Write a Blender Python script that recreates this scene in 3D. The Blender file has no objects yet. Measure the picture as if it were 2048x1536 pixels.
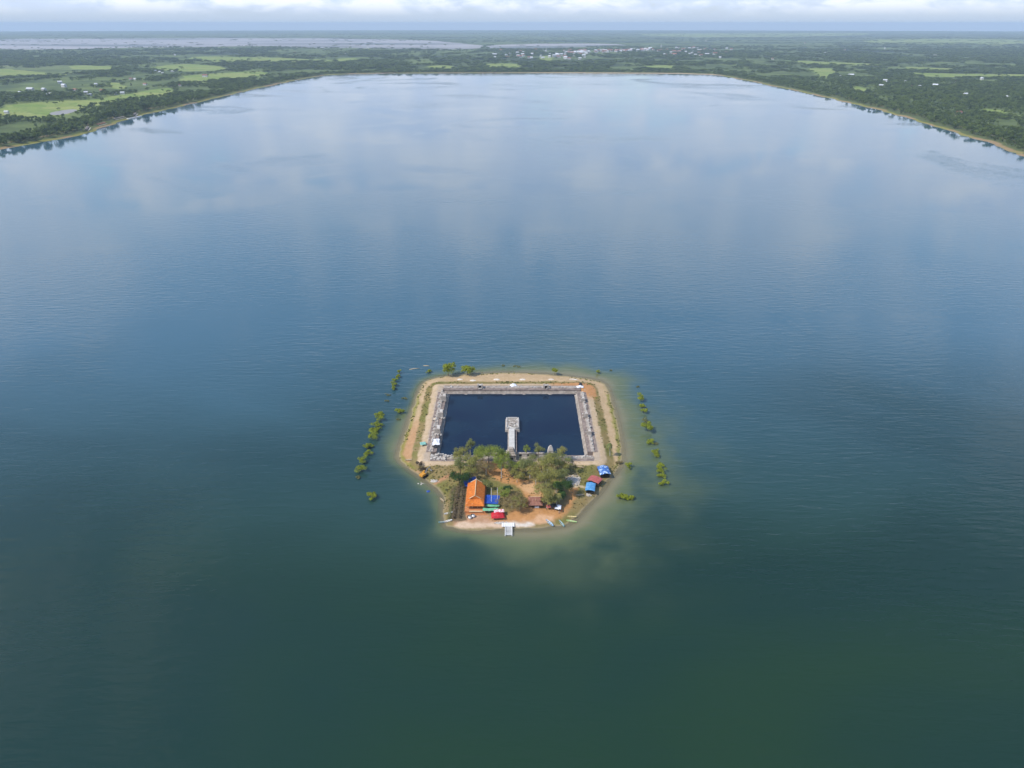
import bpy, bmesh, math, random
import numpy as np
from mathutils import Vector, Matrix

rnd = random.Random(7)
rng = np.random.default_rng(7)
S = bpy.context.scene
COL = S.collection
R = math.radians

# ------------------------------------------------------------------ camera
CAM_H, PITCH, FOC = 240.0, R(26.95), 1420.0
cam = bpy.data.cameras.new('camera')
cam.sensor_width = 36.0
cam.lens = FOC / 2048 * 36
cam.clip_start = 1.0
cam.clip_end = 120000
camo = bpy.data.objects.new('camera', cam)
COL.objects.link(camo)
camo.location = (0, 0, CAM_H)
camo.rotation_euler = (math.pi / 2 - PITCH, 0, 0)
S.camera = camo

# ------------------------------------------------------------------ light
SUN_EL, SUN_AZ = R(50), R(204)          # azimuth of the sun measured from +X, counter-clockwise
sun_dir = Vector((math.cos(SUN_EL) * math.cos(SUN_AZ), math.cos(SUN_EL) * math.sin(SUN_AZ), math.sin(SUN_EL)))
sl = bpy.data.lights.new('sun', 'SUN')
sl.energy = 3.4
sl.angle = R(0.5)
sl.color = (1.0, 0.945, 0.86)
so = bpy.data.objects.new('sun', sl)
COL.objects.link(so)
so.rotation_euler = (-sun_dir).to_track_quat('-Z', 'Y').to_euler()

W = bpy.data.worlds.new('World')
S.world = W
W.use_nodes = True


def build_world():
    nt = W.node_tree
    nt.nodes.clear()
    N, L = nt.nodes.new, nt.links.new
    out = N('ShaderNodeOutputWorld')
    bg = N('ShaderNodeBackground')
    bg.inputs['Strength'].default_value = 0.15
    sky = N('ShaderNodeTexSky')
    sky.sky_type = 'NISHITA'
    sky.sun_disc = False
    sky.sun_elevation = SUN_EL
    sky.sun_rotation = R(90) - SUN_AZ
    sky.altitude = 200
    sky.air_density = 1.15
    sky.dust_density = 0.3
    sky.ozone_density = 2.0
    tc = N('ShaderNodeTexCoord')
    sep = N('ShaderNodeSeparateXYZ')
    L(tc.outputs['Generated'], sep.inputs[0])
    # broken cumulus: flattened puffs all round the sky
    mp = N('ShaderNodeMapping')
    mp.inputs['Scale'].default_value = (15, 15, 44)
    L(tc.outputs['Generated'], mp.inputs[0])
    n1 = N('ShaderNodeTexNoise')
    n1.inputs['Scale'].default_value = 1.0
    n1.inputs['Detail'].default_value = 8
    n1.inputs['Roughness'].default_value = 0.58
    n1.inputs['Distortion'].default_value = 0.25
    L(mp.outputs[0], n1.inputs['Vector'])
    mp2 = N('ShaderNodeMapping')
    mp2.inputs['Scale'].default_value = (2.6, 2.6, 5.0)
    mp2.inputs['Location'].default_value = (3.3, 1.1, 0.4)
    L(tc.outputs['Generated'], mp2.inputs[0])
    n2 = N('ShaderNodeTexNoise')
    n2.inputs['Scale'].default_value = 1.0
    n2.inputs['Detail'].default_value = 5
    n2.inputs['Roughness'].default_value = 0.5
    L(mp2.outputs[0], n2.inputs['Vector'])

    def math_(op, a, b=None, c=None):
        m = N('ShaderNodeMath')
        m.operation = op
        for i, v in enumerate((a, b, c)):
            if v is None:
                continue
            if isinstance(v, (int, float)):
                m.inputs[i].default_value = v
            else:
                L(v, m.inputs[i])
        return m.outputs[0]

    def smooth(v, a, b, lo=0.0, hi=1.0):
        m = N('ShaderNodeMapRange')
        m.interpolation_type = 'SMOOTHSTEP'
        m.inputs['From Min'].default_value = a
        m.inputs['From Max'].default_value = b
        m.inputs['To Min'].default_value = lo
        m.inputs['To Max'].default_value = hi
        L(v, m.inputs['Value'])
        return m.outputs[0]

    z = sep.outputs['Z']
    # cover out of view shaped for the lake's reflection: thick low, broken overhead
    cov = math_('ADD', math_('MULTIPLY', n1.outputs['Fac'], 0.5), math_('MULTIPLY', n2.outputs['Fac'], 0.5))
    cov = math_('ADD', cov, smooth(z, 0.10, 0.42, 0.11, -0.055))
    dens = smooth(cov, 0.47, 0.61)
    dens = math_('MULTIPLY', dens, smooth(z, 0.004, 0.026))
    dens = math_('MULTIPLY', dens, smooth(z, 0.25, 0.8, 1.0, 0.55))
    shade = smooth(n1.outputs['Fac'], 0.40, 0.62)
    ccol = N('ShaderNodeMix')
    ccol.data_type = 'RGBA'
    L(shade, ccol.inputs[0])
    ccol.inputs[6].default_value = (3.5, 4.2, 5.6, 1)
    ccol.inputs[7].default_value = (5.1, 5.4, 6.0, 1)
    # hazy air low over the horizon
    hz = N('ShaderNodeMix')
    hz.data_type = 'RGBA'
    L(smooth(z, 0.0, 0.09, 0.95, 0.0), hz.inputs[0])
    L(sky.outputs[0], hz.inputs[6])
    hz.inputs[7].default_value = (2.5, 3.15, 4.15, 1)
    mix = N('ShaderNodeMix')
    mix.data_type = 'RGBA'
    L(dens, mix.inputs[0])
    L(hz.outputs[2], mix.inputs[6])
    L(ccol.outputs[2], mix.inputs[7])
    L(mix.outputs[2], bg.inputs['Color'])
    L(bg.outputs[0], out.inputs['Surface'])


build_world()
S.view_settings.view_transform = 'Standard'
S.view_settings.look = 'None'
S.view_settings.exposure = 0.42
S.view_settings.gamma = 1.0
S.view_settings.use_curve_mapping = False
S.cycles.max_bounces = 6
S.cycles.diffuse_bounces = 2
S.cycles.glossy_bounces = 3
S.cycles.transparent_max_bounces = 8
S.cycles.volume_bounces = 0
S.cycles.use_denoising = True

# ------------------------------------------------------------------ helpers


def G(px, py, z=0.0):
    """where the sight line through a photo point meets the level z (surveying the place)"""
    u, v = (px - 1024) / FOC, (py - 768) / FOC
    dx, dy, dz = u, math.cos(PITCH) - v * math.sin(PITCH), -math.sin(PITCH) - v * math.cos(PITCH)
    t = (z - CAM_H) / dz
    return (dx * t, dy * t)


def GP(pts, z=0.0):
    return [G(x, y, z) for x, y in pts]


def link(o):
    COL.objects.link(o)
    return o


def tag(o, label=None, cat=None, group=None, kind=None):
    if label:
        o['label'] = label
    if cat:
        o['category'] = cat
    if group:
        o['group'] = group
    if kind:
        o['kind'] = kind
    return o


def empty(name, loc, rz=0.0):
    o = link(bpy.data.objects.new(name, None))
    o.location = loc
    o.rotation_euler = (0, 0, rz)
    o.empty_display_size = 0.5
    return o


class MB:
    """collects vertices and faces for one mesh"""

    def __init__(self):
        self.v, self.f, self.m = [], [], []

    def add(self, vs, fs, mi=0):
        b = len(self.v)
        self.v += [tuple(p) for p in vs]
        self.f += [tuple(i + b for i in f) for f in fs]
        self.m += [mi] * len(fs)
        return self

    def box(self, c, s, rz=0.0, mi=0, top=(1, 1), tilt=None):
        x, y, z = s[0] / 2, s[1] / 2, s[2] / 2
        tx, ty = top
        vs = [(-x, -y, -z), (x, -y, -z), (x, y, -z), (-x, y, -z),
              (-x * tx, -y * ty, z), (x * tx, -y * ty, z), (x * tx, y * ty, z), (-x * tx, y * ty, z)]
        M = Matrix.Rotation(rz, 3, 'Z')
        if tilt:
            M = M @ Matrix.Rotation(tilt[0], 3, 'X') @ Matrix.Rotation(tilt[1], 3, 'Y')
        C = Vector(c)
        vs = [tuple(M @ Vector(p) + C) for p in vs]
        return self.add(vs, [(3, 2, 1, 0), (4, 5, 6, 7), (0, 1, 5, 4), (1, 2, 6, 5), (2, 3, 7, 6), (3, 0, 4, 7)], mi)

    def tube(self, pts, rad, n=6, mi=0, cap=True):
        pts = [Vector(p) for p in pts]
        if not hasattr(rad, '__len__'):
            rad = [rad] * len(pts)
        vs, fs = [], []
        for i, p in enumerate(pts):
            d = (pts[min(i + 1, len(pts) - 1)] - pts[max(i - 1, 0)]).normalized()
            a = d.cross(Vector((0, 0, 1)) if abs(d.z) < 0.9 else Vector((1, 0, 0))).normalized()
            b = d.cross(a)
            for k in range(n):
                t = 2 * math.pi * k / n
                vs.append(p + (a * math.cos(t) + b * math.sin(t)) * rad[i])
        for i in range(len(pts) - 1):
            for k in range(n):
                k2 = (k + 1) % n
                fs.append((i * n + k, i * n + k2, (i + 1) * n + k2, (i + 1) * n + k))
        if cap:
            fs.append(tuple(range(n - 1, -1, -1)))
            fs.append(tuple((len(pts) - 1) * n + k for k in range(n)))
        return self.add(vs, fs, mi)

    def poly_prism(self, poly, z0, z1, mi=0):
        n = len(poly)
        vs = [(x, y, z0) for x, y in poly] + [(x, y, z1) for x, y in poly]
        fs = [tuple(range(n - 1, -1, -1)), tuple(range(n, 2 * n))]
        fs += [(i, (i + 1) % n, n + (i + 1) % n, n + i) for i in range(n)]
        return self.add(vs, fs, mi)

    def mesh(self, name, mats, smooth=False):
        me = bpy.data.meshes.new(name)
        me.from_pydata(self.v, [], self.f)
        for m in (mats if isinstance(mats, (list, tuple)) else [mats]):
            me.materials.append(m)
        if any(self.m):
            me.polygons.foreach_set('material_index', self.m)
        if smooth:
            me.polygons.foreach_set('use_smooth', [True] * len(me.polygons))
        me.update()
        return me

    def build(self, name, mats, parent=None, smooth=False, loc=None, rz=None):
        o = link(bpy.data.objects.new(name, self.mesh(name, mats, smooth)))
        if parent:
            o.parent = parent
        if loc:
            o.location = loc
        if rz is not None:
            o.rotation_euler = (0, 0, rz)
        return o


def np_mesh(name, V, F, mats, smooth=False):
    """V (n,3), F (m,k) arrays"""
    me = bpy.data.meshes.new(name)
    V = np.asarray(V, dtype=np.float32)
    F = np.asarray(F, dtype=np.int32)
    k = F.shape[1]
    me.vertices.add(len(V))
    me.vertices.foreach_set('co', V.ravel())
    me.loops.add(F.size)
    me.loops.foreach_set('vertex_index', F.ravel())
    me.polygons.add(len(F))
    me.polygons.foreach_set('loop_start', np.arange(0, F.size, k, dtype=np.int32))
    me.polygons.foreach_set('loop_total', np.full(len(F), k, dtype=np.int32))
    if smooth:
        me.polygons.foreach_set('use_smooth', np.ones(len(F), dtype=bool))
    for m in (mats if isinstance(mats, (list, tuple)) else [mats]):
        me.materials.append(m)
    me.update(calc_edges=True)
    me.validate()
    return me


def copy_obj(o, parent=None):
    c = o.copy()
    COL.objects.link(c)
    c.parent = parent
    return c


# ---------------------------------------------------------------- numpy noise and polygons
_tab = rng.random(65536)


def vnoise(x, y, s=0):
    xi, yi = np.floor(x).astype(np.int64), np.floor(y).astype(np.int64)
    fx, fy = x - xi, y - yi
    fx, fy = fx * fx * (3 - 2 * fx), fy * fy * (3 - 2 * fy)

    def h(a, b):
        return _tab[((a * 73856093) ^ (b * 19349663) ^ (s * 83492791)) & 65535]
    return (h(xi, yi) * (1 - fx) + h(xi + 1, yi) * fx) * (1 - fy) + (h(xi, yi + 1) * (1 - fx) + h(xi + 1, yi + 1) * fx) * fy


def fbm(x, y, s=0, o=4):
    a, t, w = 0.5, 0.0, 0.0
    for i in range(o):
        t = t + a * vnoise(x * 2 ** i, y * 2 ** i, s + i)
        w += a
        a *= 0.5
    return t / w


def inside(poly, X, Y):
    c = np.zeros(X.shape, bool)
    n = len(poly)
    for i in range(n):
        x1, y1 = poly[i]
        x2, y2 = poly[(i + 1) % n]
        if y1 == y2:
            continue
        t = ((y1 > Y) != (y2 > Y)) & (X < (x2 - x1) * (Y - y1) / (y2 - y1) + x1)
        c ^= t
    return c


def sdist(poly, X, Y):
    """signed distance, positive inside"""
    d = np.full(X.shape, 1e9)
    n = len(poly)
    for i in range(n):
        x1, y1 = poly[i]
        x2, y2 = poly[(i + 1) % n]
        ex, ey = x2 - x1, y2 - y1
        t = np.clip(((X - x1) * ex + (Y - y1) * ey) / (ex * ex + ey * ey + 1e-9), 0, 1)
        d = np.minimum(d, np.hypot(X - x1 - t * ex, Y - y1 - t * ey))
    return np.where(inside(poly, X, Y), d, -d)


def sstep(a, b, x):
    t = np.clip((x - a) / (b - a), 0, 1)
    return t * t * (3 - 2 * t)


# ------------------------------------------------------------------ materials
class NT:
    def __init__(self, name):
        self.mat = bpy.data.materials.new(name)
        self.mat.use_nodes = True
        self.nt = self.mat.node_tree
        self.nt.nodes.clear()
        self.out = self.n('ShaderNodeOutputMaterial')

    def n(self, t, **kw):
        nd = self.nt.nodes.new(t)
        for k, v in kw.items():
            setattr(nd, k, v)
        return nd

    def l(self, a, b):
        self.nt.links.new(a, b)

    def put(self, sock, v):
        if hasattr(v, 'is_output'):
            self.l(v, sock)
        elif isinstance(v, (tuple, list)) and len(v) == 3 and sock.type == 'RGBA':
            sock.default_value = (*v, 1)
        else:
            sock.default_value = v

    def noise(self, scale, detail=4, rough=0.55, vec=None, dist=0.0):
        nd = self.n('ShaderNodeTexNoise')
        nd.inputs['Scale'].default_value = scale
        nd.inputs['Detail'].default_value = detail
        nd.inputs['Roughness'].default_value = rough
        nd.inputs['Distortion'].default_value = dist
        self.l(vec if vec is not None else self.pos(), nd.inputs['Vector'])
        return nd.outputs['Fac']

    def pos(self):
        if not hasattr(self, '_pos'):
            self._pos = self.n('ShaderNodeNewGeometry').outputs['Position']
        return self._pos

    def objco(self):
        if not hasattr(self, '_obj'):
            self._obj = self.n('ShaderNodeTexCoord').outputs['Object']
        return self._obj

    def mapping(self, vec, scale=(1, 1, 1), rot=(0, 0, 0), loc=(0, 0, 0)):
        m = self.n('ShaderNodeMapping')
        m.inputs['Scale'].default_value = scale
        m.inputs['Rotation'].default_value = rot
        m.inputs['Location'].default_value = loc
        self.l(vec, m.inputs[0])
        return m.outputs[0]

    def mix(self, fac, a, b, blend='MIX'):
        m = self.n('ShaderNodeMix', data_type='RGBA', blend_type=blend)
        self.put(m.inputs[0], fac)
        self.put(m.inputs[6], a)
        self.put(m.inputs[7], b)
        return m.outputs[2]

    def math(self, op, a, b=None, clamp=False):
        m = self.n('ShaderNodeMath', operation=op, use_clamp=clamp)
        self.put(m.inputs[0], a)
        if b is not None:
            self.put(m.inputs[1], b)
        return m.outputs[0]

    def step(self, v, a, b, lo=0.0, hi=1.0):
        m = self.n('ShaderNodeMapRange', interpolation_type='SMOOTHSTEP')
        self.put(m.inputs['Value'], v)
        m.inputs['From Min'].default_value = a
        m.inputs['From Max'].default_value = b
        m.inputs['To Min'].default_value = lo
        m.inputs['To Max'].default_value = hi
        return m.outputs[0]

    def bump(self, h, dist=0.1, strength=1.0, normal=None):
        b = self.n('ShaderNodeBump')
        b.inputs['Distance'].default_value = dist
        self.put(b.inputs['Strength'], strength)
        self.l(h, b.inputs['Height'])
        if normal is not None:
            self.l(normal, b.inputs['Normal'])
        return b.outputs[0]

    def bsdf(self, color, rough=0.8, normal=None, spec=0.3, **kw):
        p = self.n('ShaderNodeBsdfPrincipled')
        self.put(p.inputs['Base Color'], color)
        self.put(p.inputs['Roughness'], rough)
        p.inputs['Specular IOR Level'].default_value = spec
        if normal is not None:
            self.l(normal, p.inputs['Normal'])
        for k, v in kw.items():
            self.put(p.inputs[k], v)
        return p.outputs[0]

    def end(self, sh):
        self.l(sh, self.out.inputs['Surface'])
        return self.mat


def simple_mat(name, col, col2=None, scale=1.5, rough=0.8, bump=0.03, spec=0.25, obj=False, vary=0.0):
    t = NT(name)
    vec = t.objco() if obj else t.pos()
    n = t.noise(scale, 5, 0.6, vec)
    c2 = col2 or tuple(c * 0.6 for c in col)
    c = t.mix(t.step(n, 0.33, 0.68), c2, col)
    if vary:
        oi = t.n('ShaderNodeObjectInfo')
        c = t.mix(t.math('MULTIPLY', oi.outputs['Random'], vary), c, tuple(x * 0.35 for x in col))
    nm = t.bump(n, bump) if bump else None
    return t.end(t.bsdf(c, rough, nm, spec))


def leaf_mat(name, light, dark, yellow=None, trans=0.25):
    """foliage: every plant its own tint, patches within a crown"""
    t = NT(name)
    oi = t.n('ShaderNodeObjectInfo')
    n = t.noise(0.55, 3, 0.6)
    c = t.mix(t.step(n, 0.3, 0.7), dark, light)
    c = t.mix(t.step(oi.outputs['Random'], 0.0, 1.0, 0.0, 0.72), c, yellow or tuple(x * 0.6 for x in dark))
    fine = t.noise(3.0, 2, 0.5)
    c = t.mix(t.step(fine, 0.35, 0.8, 0.0, 0.4), c, tuple(x * 0.6 for x in dark))
    d = t.bsdf(c, 0.75, None, 0.15)
    tr = t.n('ShaderNodeBsdfTranslucent')
    t.put(tr.inputs['Color'], c)
    m = t.n('ShaderNodeMixShader')
    m.inputs[0].default_value = trans
    t.l(d, m.inputs[1])
    t.l(tr.outputs[0], m.inputs[2])
    return t.end(m.outputs[0])


def water_lake():
    t = NT('lake_water')
    P = t.pos()
    at = t.n('ShaderNodeAttribute', attribute_name='shallow')
    sh = at.outputs['Fac']
    # wind lanes: long patches where the breeze ruffles the surface
    lane = t.noise(1.0, 4, 0.55, t.mapping(P, (1 / 650, 1 / 260, 1), (0, 0, 0.12)), 0.6)
    lane = t.step(lane, 0.36, 0.66)
    # ripples a few metres long, crests across the view
    w1 = t.noise(1.0, 2, 0.5, t.mapping(P, (0.06, 0.30, 1), (0, 0, 0.13)), 0.5)
    w2 = t.noise(1.0, 2, 0.5, t.mapping(P, (0.08, 0.25, 1), (0, 0, -0.20), (31, 7, 0)), 0.5)
    w3 = t.noise(1.3, 2, 0.5, t.mapping(P, (0.6, 1.2, 1)))
    hgt = t.math('ADD', t.math('ADD', w1, w2), t.math('MULTIPLY', w3, 0.10))

    def train(rot, wl, seed):
        w = t.n('ShaderNodeTexWave', wave_type='BANDS', bands_direction='Y')
        w.inputs['Scale'].default_value = 0.314 / wl
        w.inputs['Distortion'].default_value = 5.0
        w.inputs['Detail'].default_value = 2.0
        w.inputs['Detail Scale'].default_value = 0.35
        t.l(t.mapping(P, (1, 1, 1), (0, 0, rot)), w.inputs['Vector'])
        g_ = t.noise(1.0, 2, 0.5, t.mapping(P, (1 / 42, 1 / 26, 1), (0, 0, rot), (seed, seed * 2, 0)), 0.5)
        return t.math('MULTIPLY', w.outputs['Fac'], t.step(g_, 0.42, 0.66))
    hgt = t.math('ADD', hgt, t.math('MULTIPLY', t.math('ADD', train(0.14, 3.2, 3.0), train(-0.24, 2.7, 11.0)), 0.06))
    # the breeze reaches the island; the far water lies in the lee of the woods
    yy = t.n('ShaderNodeSeparateXYZ')
    t.l(P, yy.inputs[0])
    lee = t.step(yy.outputs[1], 330, 1200, 0.95, 0.15)
    amp = t.math('MULTIPLY', t.math('ADD', t.math('MULTIPLY', lane, 0.72), 0.28), lee)
    paw = t.noise(1.0, 5, 0.6, t.mapping(P, (1 / 420, 1 / 330, 1), (0, 0, 0.35), (5.1, 2.3, 0)), 1.2)
    amp = t.math('ADD', amp, t.math('MULTIPLY', t.step(paw, 0.51, 0.66), t.step(yy.outputs[1], 700, 1350, 0.0, 0.85)))
    nm = t.bump(hgt, 0.34, amp)
    # body colour of the water: turbid green to clearer blue in big drifts
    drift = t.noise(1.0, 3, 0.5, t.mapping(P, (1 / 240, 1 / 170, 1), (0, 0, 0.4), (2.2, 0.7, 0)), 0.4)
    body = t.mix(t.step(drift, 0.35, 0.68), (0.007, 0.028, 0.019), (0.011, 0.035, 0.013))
    # view-angle sky reflection put into the colour: green nearby, bluer towards mid-lake
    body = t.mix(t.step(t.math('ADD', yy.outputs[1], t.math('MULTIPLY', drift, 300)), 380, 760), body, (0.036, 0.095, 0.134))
    body = t.mix(t.step(sh, 0.02, 0.55), body, (0.098, 0.122, 0.058))
    body = t.mix(t.step(sh, 0.45, 1.0), body, (0.200, 0.175, 0.100))
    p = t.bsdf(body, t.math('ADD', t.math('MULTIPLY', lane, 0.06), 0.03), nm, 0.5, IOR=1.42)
    tr = t.n('ShaderNodeBsdfTransparent')
    m = t.n('ShaderNodeMixShader')
    ed = t.n('ShaderNodeAttribute', attribute_name='edge')
    t.l(t.math('MULTIPLY', ed.outputs['Fac'], 0.75), m.inputs[0])
    t.l(p, m.inputs[1])
    t.l(tr.outputs[0], m.inputs[2])
    return t.end(m.outputs[0])


def water_pool():
    t = NT('pool_water')
    P = t.pos()
    w = t.noise(0.5, 3, 0.5, t.mapping(P, (1, 2, 1)))
    nm = t.bump(w, 0.05, 0.3)
    d = t.noise(0.03, 3)
    body = t.mix(t.step(d, 0.35, 0.65), (0.004, 0.012, 0.033), (0.006, 0.019, 0.040))
    return t.end(t.bsdf(body, 0.05, nm, 0.5, IOR=1.33))


def flooded():
    t = NT('flooded_land')
    P = t.pos()
    n = t.noise(1.0, 3, 0.5, t.mapping(P, (1 / 2600, 1 / 900, 1)))
    c = t.mix(t.step(n, 0.46, 0.62), (0.34, 0.30, 0.28), (0.085, 0.09, 0.065))
    return t.end(t.bsdf(c, 0.45, None, 0.3))


def land():
    t = NT('land')
    P = t.pos()
    big = t.noise(1.0, 7, 0.62, t.mapping(P, (1 / 1500, 1 / 1300, 1)))
    med = t.noise(1.0, 5, 0.6, t.mapping(P, (1 / 160, 1 / 160, 1)))
    fine = t.noise(0.12, 5, 0.65)
    c = t.mix(t.step(med, 0.36, 0.64), (0.060, 0.090, 0.030), (0.135, 0.175, 0.050))
    c = t.mix(t.step(big, 0.50, 0.62), c, (0.035, 0.055, 0.024))
    c = t.mix(t.step(big, 0.40, 0.28), c, (0.16, 0.19, 0.07))
    c = t.mix(t.step(fine, 0.45, 0.8, 0, 0.6), c, (0.10, 0.085, 0.045))
    return t.end(t.bsdf(c, 0.95, t.bump(fine, 1.2), 0.1))


def field_mat():
    t = NT('rice_field')
    P = t.pos()
    v = t.n('ShaderNodeTexVoronoi')
    v.inputs['Scale'].default_value = 1.0
    t.l(t.mapping(P, (1 / 90, 1 / 55, 1), (0, 0, 0.15)), v.inputs['Vector'])
    hue = t.n('ShaderNodeSeparateColor')
    t.l(v.outputs['Color'], hue.inputs[0])
    c = t.mix(hue.outputs[0], (0.155, 0.225, 0.045), (0.26, 0.285, 0.085))
    n = t.noise(0.05, 5, 0.6)
    c = t.mix(t.step(n, 0.5, 0.75), c, (0.085, 0.115, 0.035))
    return t.end(t.bsdf(c, 0.95, t.bump(n, 0.4), 0.1))


def bank_mat():
    t = NT('bank')
    P = t.pos()
    z = t.n('ShaderNodeSeparateXYZ')
    t.l(P, z.inputs[0])
    n = t.noise(0.05, 5, 0.6)
    big = t.noise(0.009, 3, 0.5)
    zz = t.math('ADD', z.outputs[2], t.math('MULTIPLY', t.math('SUBTRACT', n, 0.5), 1.6))
    c = t.mix(t.step(big, 0.42, 0.60), (0.20, 0.19, 0.045), (0.27, 0.19, 0.10))
    far_sand = t.math('MULTIPLY', t.step(z.outputs[1], 3950, 4080), t.step(z.outputs[0], -150, 250))
    c = t.mix(t.math('MULTIPLY', far_sand, 0.85), c, (0.46, 0.33, 0.20))
    c = t.mix(t.step(zz, 1.1, 2.6), c, (0.085, 0.105, 0.035))
    return t.end(t.bsdf(c, 0.95, t.bump(n, 0.5), 0.1))


def island_mat():
    t = NT('island_ground')
    a = t.n('ShaderNodeAttribute', attribute_name='cover')
    n = t.noise(0.35, 6, 0.65)
    f = t.noise(1.7, 5, 0.7)
    c = t.mix(t.step(n, 0.35, 0.7, 0, 0.5), a.outputs['Color'], t.mix(1.0, a.outputs['Color'], (0.72, 0.68, 0.55), 'MULTIPLY'))
    c = t.mix(t.step(f, 0.35, 0.75, 0, 0.55), c, t.mix(1.0, c, (0.55, 0.52, 0.42), 'MULTIPLY'))
    return t.end(t.bsdf(c, 0.95, t.bump(f, 0.18), 0.1))


def stone_mat(name, light, dark, lich=(0.10, 0.095, 0.085)):
    t = NT(name)
    n = t.noise(0.45, 5, 0.65)
    f = t.noise(2.2, 4, 0.7)
    c = t.mix(t.step(n, 0.35, 0.65), dark, light)
    c = t.mix(t.step(f, 0.52, 0.75, 0, 0.8), c, lich)
    return t.end(t.bsdf(c, 0.92, t.bump(f, 0.12), 0.15))


def tile_mat(name, col, col2, axis_scale=(2.2, 2.2, 2.2)):
    t = NT(name)
    w = t.n('ShaderNodeTexWave', wave_type='BANDS', bands_direction='Y')
    w.inputs['Scale'].default_value = 1.4
    w.inputs['Distortion'].default_value = 0.6
    t.l(t.objco(), w.inputs['Vector'])
    n = t.noise(0.9, 5, 0.65, t.objco())
    c = t.mix(t.step(n, 0.35, 0.7), col2, col)
    c = t.mix(t.math('MULTIPLY', w.outputs['Fac'], 0.22), c, col2)
    return t.end(t.bsdf(c, 0.6, t.bump(w.outputs['Fac'], 0.05), 0.3))


def cloth_mat(name, col, fade, scale=0.9, lo=0.5, hi=0.62):
    t = NT(name)
    n = t.noise(scale, 4, 0.6, t.objco(), 0.8)
    c = t.mix(t.step(n, lo, hi), col, fade)
    return t.end(t.bsdf(c, 0.55, t.bump(n, 0.15), 0.35))


M = {}
M['lake'] = water_lake()
M['pool'] = water_pool()
M['flood'] = flooded()
M['land'] = land()
M['field'] = field_mat()
M['bank'] = bank_mat()
M['island'] = island_mat()
M['stone'] = stone_mat('laid_stone', (0.46, 0.40, 0.345), (0.30, 0.255, 0.215), (0.14, 0.122, 0.105))
M['stone_pale'] = stone_mat('pale_stone', (0.54, 0.50, 0.455), (0.40, 0.36, 0.32), (0.22, 0.195, 0.17))
M['stone_dark'] = stone_mat('laterite_shade', (0.30, 0.235, 0.20), (0.17, 0.135, 0.12))
M['deck'] = simple_mat('causeway_paving', (0.56, 0.54, 0.50), (0.45, 0.43, 0.40), 0.5, 0.9, 0.02)
M['leaf_far'] = leaf_mat('forest_foliage', (0.223, 0.29, 0.065), (0.108, 0.158, 0.036), (0.032, 0.059, 0.018), 0.4)
M['leaf_bush'] = leaf_mat('water_bush_foliage', (0.406, 0.44, 0.042), (0.183, 0.231, 0.023), (0.3, 0.347, 0.035), 0.4)
M['leaf_bright'] = leaf_mat('bright_foliage', (0.385, 0.441, 0.087), (0.193, 0.252, 0.043), (0.294, 0.341, 0.072), 0.45)
M['leaf_olive'] = leaf_mat('olive_foliage', (0.493, 0.46, 0.141), (0.246, 0.256, 0.069), (0.389, 0.359, 0.123), 0.5)
M['leaf_grey'] = leaf_mat('greygreen_foliage', (0.395, 0.407, 0.141), (0.168, 0.19, 0.063), (0.283, 0.299, 0.116), 0.5)
M['leaf_dark'] = leaf_mat('dark_foliage', (0.088, 0.157, 0.041), (0.031, 0.066, 0.019), (0.053, 0.105, 0.026), 0.35)
M['leaf_brown'] = leaf_mat('dry_foliage', (0.41, 0.33, 0.141), (0.214, 0.169, 0.075), (0.32, 0.25, 0.119), 0.45)
M['leaf_black'] = leaf_mat('dark_stalks', (0.100, 0.075, 0.048), (0.045, 0.032, 0.022), (0.075, 0.055, 0.035), 0.1)
M['leaf_reed'] = leaf_mat('reed', (0.25, 0.25, 0.10), (0.15, 0.16, 0.06), (0.2, 0.2, 0.08), 0.2)
M['bark'] = simple_mat('bark', (0.16, 0.12, 0.085), None, 2.0, 0.9, 0.05)
M['bark_pale'] = simple_mat('pale_bark', (0.50, 0.46, 0.40), (0.33, 0.29, 0.25), 1.2, 0.9, 0.05)
M['orange'] = tile_mat('orange_tiles', (0.72, 0.215, 0.026), (0.47, 0.120, 0.016))
M['trim'] = simple_mat('cream_trim', (0.72, 0.55, 0.34), (0.62, 0.45, 0.25), 2, 0.7, 0.0)
M['brownroof'] = tile_mat('brown_tiles', (0.36, 0.165, 0.110), (0.22, 0.095, 0.065))
M['redroof'] = tile_mat('red_sheet', (0.46, 0.125, 0.110), (0.34, 0.085, 0.075))
M['wood'] = simple_mat('wood', (0.22, 0.14, 0.085), None, 2, 0.8, 0.02)
M['wood_pale'] = simple_mat('pale_wood', (0.55, 0.44, 0.30), (0.42, 0.32, 0.2), 2, 0.8, 0.02)
M['cream'] = simple_mat('cream_wall', (0.62, 0.50, 0.36), (0.5, 0.38, 0.26), 1, 0.9, 0.0)
M['terracotta'] = simple_mat('terracotta_paving', (0.52, 0.215, 0.085), (0.42, 0.16, 0.06), 1, 0.9, 0.0)
M['dark'] = simple_mat('dark_interior', (0.030, 0.026, 0.022), None, 1, 0.95, 0.0)  # near-black stands for the shade inside openings and under tents
M['white'] = simple_mat('white_paint', (0.80, 0.79, 0.77), (0.68, 0.67, 0.66), 2, 0.6, 0.0)
M['metal_grey'] = simple_mat('grey_metal', (0.20, 0.20, 0.21), None, 3, 0.5, 0.0, 0.5)
M['rubber'] = simple_mat('rubber', (0.025, 0.025, 0.025), None, 3, 0.9, 0.0)
M['yellow'] = simple_mat('digger_paint', (0.62, 0.30, 0.035), (0.5, 0.22, 0.03), 2, 0.5, 0.0, 0.4)
M['glass'] = simple_mat('dark_glass', (0.02, 0.03, 0.04), None, 2, 0.1, 0.0, 0.6)
M['blue_tarp'] = cloth_mat('blue_tarp', (0.014, 0.060, 0.34), (0.045, 0.12, 0.40))
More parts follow.
